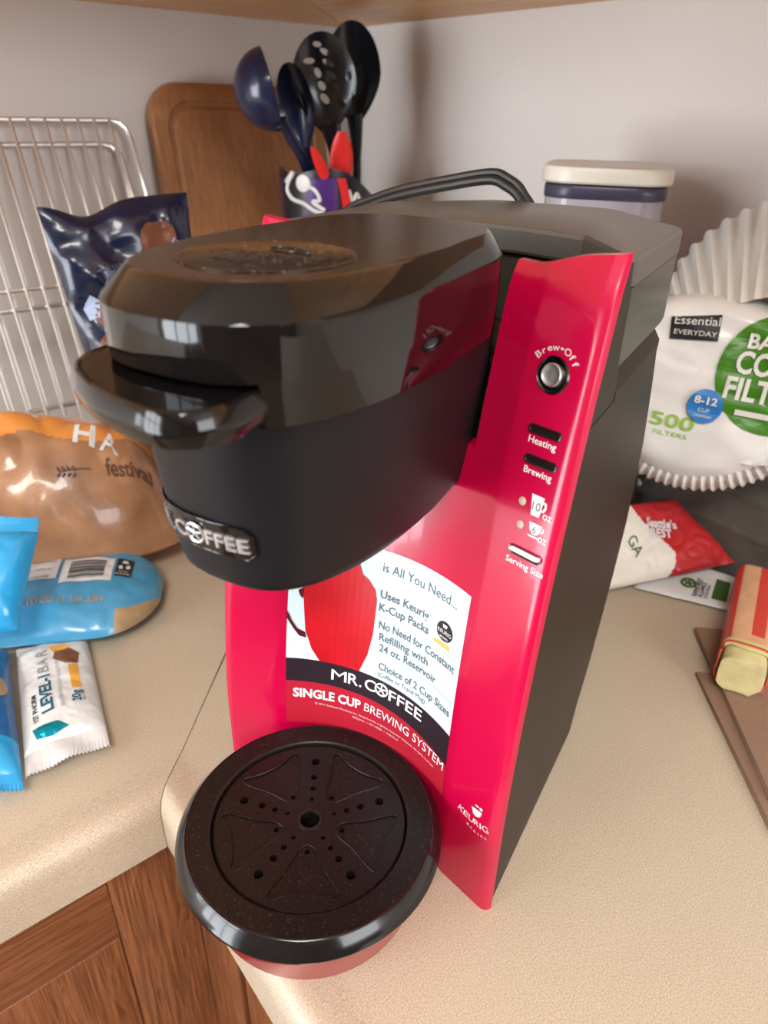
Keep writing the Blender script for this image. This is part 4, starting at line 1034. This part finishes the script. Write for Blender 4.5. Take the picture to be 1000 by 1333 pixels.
# red silicone spatulas
for lab, cat_, a, b, w1, w2 in (('small red rounded spoon tip standing up from the crock', 'spoon', (0.4970, 0.690, 0.352), (0.501, 0.698, 0.285), 0.0125, 0.020),
                                ('red stick tip slanting left out of the crock', 'spatula', (0.459, 0.690, 0.338), (0.497, 0.698, 0.280), 0.0060, 0.014)):
    o = utensil_root('red_utensil', lab, cat_, a); A = Vector(a); B = Vector(b); d = (A - B).normalized(); n = Vector(face).normalized(); x = d.cross(n).normalized()
    bm = bmesh.new(); rr = []
    for k in range(9):
        t = k / 8; w_ = w1 * math.sin(math.pi * (0.08 + 0.84 * t)) ** 0.7; p = B + (A - B) * (0.2 + 0.8 * t) - A
        rr.append([p + x * w_ * math.cos(u) + n * 0.003 * math.sin(u) for u in [2 * math.pi * q / 14 for q in range(14)]])
    loft(bm, rr); fromb('tip', bm, M['redu'], o)
    handle_mesh(o, [B + (A - B) * 0.3, B, (0.508, 0.72, 0.15), (0.51, 0.73, 0.03)], 0.003, M['redu'])


# ---- storage tub with an ivory lid
TS = 0.9
tb = empty('storage_container', (0.5463, 0.388, 0.0), R(35.4)); tag(tb, 'clear storage container with an ivory lid against the wall behind the coffee maker', 'container')


def rr_ring(hx, hy, r, z, n=8, k=1.0): return [(x, y, z) for x, y in [(cx_ + r * math.cos(R(a0 + 90 * k / n)), cy_ + r * math.sin(R(a0 + 90 * k / n))) for cx_, cy_, a0 in ((hx - r, hy - r, 0), (-hx + r, hy - r, 90), (-hx + r, -hy + r, 180), (hx - r, -hy + r, 270)) for k in range(n + 1)]]


tz = 0.3385
bm = bmesh.new(); loft(bm, [rr_ring(0.0440, 0.0444, 0.024, 0.001), rr_ring(0.0453, 0.0458, 0.024, 0.01), rr_ring(0.0462, 0.0466, 0.024, tz - 0.0155), rr_ring(0.0449, 0.0453, 0.023, tz - 0.0150), rr_ring(0.0431, 0.0436, 0.022, 0.004)]); fromb('tub', bm, M['tub'], tb, 40)
bm = bmesh.new(); loft(bm, [rr_ring(0.0422, 0.0427, 0.021, 0.0045), rr_ring(0.0422, 0.0427, 0.021, 0.285)]); fromb('contents', bm, M['flour'], tb, 40)
bm = bmesh.new(); loft(bm, [rr_ring(0.0466, 0.0471, 0.024, tz - 0.0235), rr_ring(0.0471, 0.0475, 0.024, tz - 0.0225), rr_ring(0.0471, 0.0475, 0.024, tz - 0.0150), rr_ring(0.0462, 0.0466, 0.024, tz - 0.0135)]); fromb('gasket', bm, M['gasket'], tb, 40)
bm = bmesh.new(); loft(bm, [rr_ring(0.0488, 0.0493, 0.026, tz - 0.0125), rr_ring(0.0502, 0.0506, 0.027, tz - 0.0110), rr_ring(0.0502, 0.0506, 0.027, tz - 0.004), rr_ring(0.0488, 0.0493, 0.026, tz - 0.001), rr_ring(0.0458, 0.0462, 0.024, tz), rr_ring(0.0440, 0.0444, 0.023, tz - 0.0005)]); fromb('lid', bm, M['lidw'], tb, 40)

# ---- clear clamshell box under the filters
cl = empty('clear_clamshell', (0.6265, 0.235, 0.0)); tag(cl, 'clear plastic clamshell box with dark crumbs under the coffee filters', 'container')
bm = bmesh.new(); loft(bm, [rr_ring(0.026, 0.105, 0.012, 0.001), rr_ring(0.029, 0.110, 0.014, 0.045), rr_ring(0.031, 0.114, 0.015, 0.047), rr_ring(0.031, 0.114, 0.015, 0.051), rr_ring(0.028, 0.108, 0.014, 0.053), rr_ring(0.024, 0.100, 0.012, 0.084), rr_ring(0.022, 0.098, 0.012, 0.0855)]); fromb('shell', bm, M['clam'], cl, 40)
bm = bmesh.new(); loft(bm, [rr_ring(0.022, 0.100, 0.010, 0.004), rr_ring(0.024, 0.103, 0.010, 0.040), rr_ring(0.018, 0.09, 0.010, 0.062)]); fromb('contents', bm, M['clamin'], cl, 40)

# ---- pack of coffee filters, base towards the viewer, fluted skirts behind
fp = empty('coffee_filter_pack', (0.590, 0.235, 0.100)); tag(fp, 'clear pack of white fluted coffee filters with green label, on the clear box', 'coffee filters')
fc = Vector((0.572, 0.230, 0.206)); fnm = Vector((-0.88, -0.33, 0.30)).normalized(); fx = Vector((0, 0, 1)).cross(fnm).normalized(); fz = fnm.cross(fx)
FS = 1.04; IV = -0.013; OV = 0.0300; DU = -0.042; DV = -0.012
FPn = lambda u, v, h: fc + (fx * u + fz * v + fnm * h) * FS - fp.location
# fluted skirts: stack of nested ruffled cones
for q, (r0, r1, h0, h1, amp, cnt) in enumerate(((0.060, 0.092, 0.020, -0.014, 0.0042, 42), (0.062, 0.093, 0.008, -0.026, 0.0046, 40), (0.064, 0.091, -0.006, -0.036, 0.0042, 42))):
    bm = bmesh.new(); n_ = cnt * 6; rr = []
    for s in (0.0, 0.35, 0.7, 1.0):
        rr.append([FPn((r0 + (r1 - r0) * s + amp * s * 0.4 * math.sin(cnt * t)) * math.cos(t), (r0 + (r1 - r0) * s + amp * s * 0.4 * math.sin(cnt * t)) * math.sin(t) + IV + (OV - IV) * s, h0 + (h1 - h0) * s + amp * (0.35 + s) * math.cos(cnt * t + q)) for t in [2 * math.pi * k / n_ for k in range(n_)]])
    rr2 = [[p - fnm * 0.0012 for p in r] for r in reversed(rr)]
    loft(bm, rr + rr2 + [rr[0]], False); bmesh.ops.remove_doubles(bm, verts=bm.verts, dist=1e-6); fromb('fluted_skirt', bm, M['filt'], fp, 50)
# plastic-wrapped base disc with creases
bm = bmesh.new(); rr = []
WN = lambda U, V: 0.0036 * noise.noise(Vector((U * 34, V * 85, 3)))


def disc_h(r):
    T = ((0, 0.0262), (0.062, 0.0255), (0.072, 0.0215), (0.080, 0.012), (0.084, 0.002))
    for (a, b), (c, d) in zip(T, T[1:]):
        if r <= c: return b + (d - b) * (r - a) / (c - a)
    return 0.002


for r in (0.084, 0.082, 0.080, 0.076, 0.072, 0.067, 0.062, 0.055, 0.048, 0.041, 0.034, 0.027, 0.02, 0.013, 0.005):
    ring = []
    for k in range(96):
        t = 2 * math.pi * k / 96; U = max(DU + r * math.cos(t), -0.088); V = DV + r * math.sin(t) * (0.70 if math.sin(t) > 0 else 1); ring.append(FPn(U, V, disc_h(r) + WN(U, V)))
    rr.append(ring)
loft(bm, rr); fromb('plastic_wrap', bm, M['film'], fp, 60)


def FW(u, v, l):
    V = v + IV; return FPn(u, V, disc_h(math.hypot(u - DU, (V - DV) / (0.70 if V > DV else 1))) + WN(u, V) + 0.0012 + l)


FWl = lambda k: (lambda u, v, l: FW(u, v, l + 0.0015 * k))
gc = (0.009, 0.006)
poly_on('green_label', [circle(gc[0], gc[1], 0.042, 40, 0.043)], FWl(0), M['green'], fp, 0.0, 0.005)
text_on('green_label_lettering', [('BASKET', gc[0] - 0.026, gc[1] + 0.016, 0.048, 0.0105, 0, 0.03), ('COFFEE', gc[0] - 0.030, gc[1] - 0.002, 0.056, 0.0160, 0, 0.03), ('FILTERS', gc[0] - 0.033, gc[1] - 0.021, 0.060, 0.0160, 0, 0.03)], FWl(1), M['filt'], fp)
poly_on('white_strip', [rect(gc[0] - 0.022, gc[1] - 0.032, gc[0] + 0.024, gc[1] - 0.028)], FWl(1), M['filt'], fp, 0.0, 0.005)
poly_on('black_label', [[(-0.073, 0.036), (-0.039, 0.042), (-0.037, 0.023), (-0.071, 0.020)]], FWl(0), M['ink'], fp, 0.0, 0.004)
text_on('black_label_lettering', [('Essential', -0.0695, 0.0310, 0.031, 0.0065, R(5)), ('EVERYDAY', -0.0685, 0.0240, 0.030, 0.0038, R(3))], FWl(1), M['filt'], fp)
poly_on('blue_badge', [circle(-0.0335, -0.024, 0.0125, 24, 0.0125)], FWl(1.5), M['blue3'], fp, 0.0, 0.004)
text_on('blue_badge_lettering', [('8-12', -0.0415, -0.0225, 0.016, 0.0055, 0, 0.03), ('CUP', -0.0375, -0.0285, 0.008, 0.003), ('COFFEEMAKERS', -0.0400, -0.0325, 0.013, 0.002)], FWl(2.5), M['filt'], fp)
text_on('count_lettering', [('500', -0.069, -0.044, 0.032, 0.0100, 0, 0.02), ('FILTERS', -0.065, -0.051, 0.025, 0.0036)], FWl(0), M['green2'], fp)
# gathered pleats of the wrap under the disc
cnt = 34; n_ = cnt * 6; ts = [R(215) + R(150) * k / n_ for k in range(n_ + 1)]
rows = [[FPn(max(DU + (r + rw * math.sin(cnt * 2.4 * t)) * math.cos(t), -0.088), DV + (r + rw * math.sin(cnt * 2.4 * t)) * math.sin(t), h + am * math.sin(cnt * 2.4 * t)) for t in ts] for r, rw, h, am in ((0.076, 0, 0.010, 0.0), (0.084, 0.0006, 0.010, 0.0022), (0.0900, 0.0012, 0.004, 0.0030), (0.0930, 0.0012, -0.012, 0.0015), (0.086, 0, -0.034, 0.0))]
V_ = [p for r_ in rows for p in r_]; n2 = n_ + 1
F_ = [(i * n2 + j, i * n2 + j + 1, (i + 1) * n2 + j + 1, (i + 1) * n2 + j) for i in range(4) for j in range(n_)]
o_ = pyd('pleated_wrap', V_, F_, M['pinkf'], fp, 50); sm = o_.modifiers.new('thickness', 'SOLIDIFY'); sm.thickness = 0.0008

# ---- tea sachets
s2 = Pillow('tea_sachet', 'white and green tea sachet lying flat under the red and cream sachet', 'tea sachet',
            (0, 0, 0), (1, 0, 0), (0, 1, 0), 1, 1, 0.005, seed=23, wr=0.4, ws=40, nu=44, nv=34, flat=0.5, pu=9, pv=9, mats=['barw'],
            quad=((0.511, 0.265, 0.003), (0.548, 0.190, 0.004), (0.590, 0.208, 0.010), (0.575, 0.284, 0.006)))
SF = s2.fn(lift=0.0007); sw, sl = s2.W / 2, s2.L / 2
poly_on('green_panel', [rect(sl * 0.50, -sw * 0.72, sl * 0.80, sw * 0.45)], SF, M['dgreen'], s2.root, 0.0, 0.005)
bm = wheel(lambda u, v, l: SF(u, v, l), -sl * 0.02, -sw * 0.25, 0.0058, 0.0010, 0.0006); fromb('round_seal', bm, M['dgreen'], s2.root)
text_on('sachet_lettering', [('RAINFOREST', sl * 0.22, -sw * 0.80, 0.028, 0.0040, R(90), 0.02), ('ALLIANCE', sl * 0.33, -sw * 0.80, 0.024, 0.0040, R(90), 0.02), ('CERTIFIED', sl * 0.43, -sw * 0.80, 0.022, 0.0030, R(90))], SF, M['ink'], s2.root)
s1 = Pillow('tea_sachet', 'red and cream paper sachet leaning against the clear box', 'tea sachet',
            (0, 0, 0), (1, 0, 0), (0, 1, 0), 1, 1, 0.010, seed=21, wr=0.8, ws=40, nu=90, nv=60, flat=0.5, pu=7, pv=7, mats=['sach', 'sachr'],
            quad=((0.476, 0.278, 0.006), (0.596, 0.220, 0.020), (0.592, 0.288, 0.058), (0.530, 0.306, 0.062)),
            zone=lambda u, v, sd: 1 if u > -0.05 + 0.20 * math.sin(-v * 2.6 + 0.3) - 0.5 * max(0, v) ** 2 else 0)
S1 = s1.fn(lift=0.0010); sw, sl = s1.W / 2, s1.L / 2
text_on('sachet_lettering', [('Seattle’s', -sl * 0.28, sw * 0.36, 0.034, 0.0085, R(-14)), ('BEST', -sl * 0.20, sw * 0.08, 0.022, 0.0080, R(-14))], S1, M['label'], s1.root, bold=0.03)
text_on('sachet_side_lettering', [('GA', -sl * 0.70, sw * 0.10, 0.020, 0.0095, R(-62))], S1, M['dgreen'], s1.root)

# ---- brown paper napkins
nap = []


def napkin(label, pts, z, t=0.0035):
    c = Vector((sum(p[0] for p in pts) / 4, sum(p[1] for p in pts) / 4, 0)); o = empty('paper_napkin', (c.x, c.y, z)); tag(o, label, 'napkin')
    bm = bmesh.new()
    for k in range(3):
        loft(bm, [[(p[0] - c.x + (0.0008 * k if i % 2 else 0), p[1] - c.y, t * (k + e) / 3) for i, p in enumerate(pts)] for e in (0.0, 0.93)])
    fromb('folded_sheets', bm, M['napkin'], o, 0)


napkin('lower brown paper napkin sticking out toward the front at the right edge', [(0.452, 0.170), (0.355, 0.062), (0.455, -0.06), (0.58, 0.04)], 0.0005)
napkin('upper brown paper napkin under the stick of butter', [(0.497, 0.198), (0.378, 0.078), (0.50, -0.05), (0.62, 0.07)], 0.0042)

# ---- half-unwrapped stick of butter
bt = empty('butter_stick', (0.52, 0.145, 0.0085)); tag(bt, 'half-unwrapped stick of butter in a red and yellow wrapper at the right edge', 'butter')
bd = Vector((0.80, 0.33, 0)).normalized() ; bl = Vector((-bd.y, bd.x, 0)); B0 = Vector((0.448, 0.138, 0.0085))
BP = lambda a, b, c: B0 + bd * a + bl * b + Vector((0, 0, c)) - bt.location


def stick_rings(a0, a1, hw, ht, jit, n=10, k0=0):
    rr = []
    for i in range(n + 1):
        a = a0 + (a1 - a0) * i / n; e = 1.0
        pts = []
        for k in range(24):
            t = 2 * math.pi * k / 24; c, s = math.cos(t), math.sin(t)
            x = hw * math.copysign(abs(c) ** 0.45, c); z = ht * math.copysign(abs(s) ** 0.45, s)
            j = jit * noise.noise(Vector((a * 90, x * 90, z * 90 + k0)))
            pts.append(BP(a + (jit * 1.5 * noise.noise(Vector((x * 120, z * 120, k0 + 5))) if i in (0,) else 0), x * (1 + j * 8), ht + 0.0005 + z * (1 + j * 6)))
        rr.append(pts)
    return rr


bm = bmesh.new(); rg = stick_rings(0.0, 0.13, 0.0150, 0.0150, 0.004); loft(bm, rg); fromb('butter', bm, M['butter'], bt, 50)
bm = bmesh.new(); rg = stick_rings(0.012, 0.132, 0.0172, 0.0165, 0.003, 14, 9); loft(bm, rg + [[p for p in r_] for r_ in reversed(stick_rings(0.012, 0.132, 0.0162, 0.0155, 0.003, 14, 9))] + [rg[0]], False); bmesh.ops.remove_doubles(bm, verts=bm.verts, dist=1e-6); wo = fromb('wrapper', bm, [M['bwrap'], M['bred'], M['byel']], bt, 50)
for p in wo.data.polygons:
    q = Vector(p.center) + bt.location - B0; a = q.dot(bd); b = q.dot(bl)
    if a < 0.024: p.material_index = 2
    elif (a > 0.028 and -0.006 < b < 0.003) or (b > 0.0125): p.material_index = 1
bm = bmesh.new(); rr = []
for lay, (hw, off_) in enumerate(((0.0176, 0.0), (0.0180, 1.0), (0.0170, 1.0), (0.0166, 0.0))):
    pts = []
    for k in range(48):
        t = 2 * math.pi * k / 48; c, s_ = math.cos(t), math.sin(t)
        x = hw * math.copysign(abs(c) ** 0.45, c); z = hw * 0.95 * math.copysign(abs(s_) ** 0.45, s_)
        a = 0.016 - off_ * (0.009 + 0.006 * noise.noise(Vector((c * 4, s_ * 4, 2))) + 0.003 * math.sin(k * 2.3)) if z < 0.012 else 0.016 - off_ * 0.002
        pts.append(BP(a, x, z + 0.0172))
    rr.append(pts)
loft(bm, rr + [rr[0]], False); bmesh.ops.remove_doubles(bm, verts=bm.verts, dist=1e-6); fromb('torn_wrapper_edge', bm, M['bred'], bt, 50)
BTf = lambda u, v, l: BP(u, v, 0.0338 + 0.0006)
text_on('wrapper_print', [('TBSP', 0.040, -0.0155, 0.012, 0.004), ('1/4 CUP', 0.062, -0.0155, 0.020, 0.004)], BTf, M['bred'], bt)
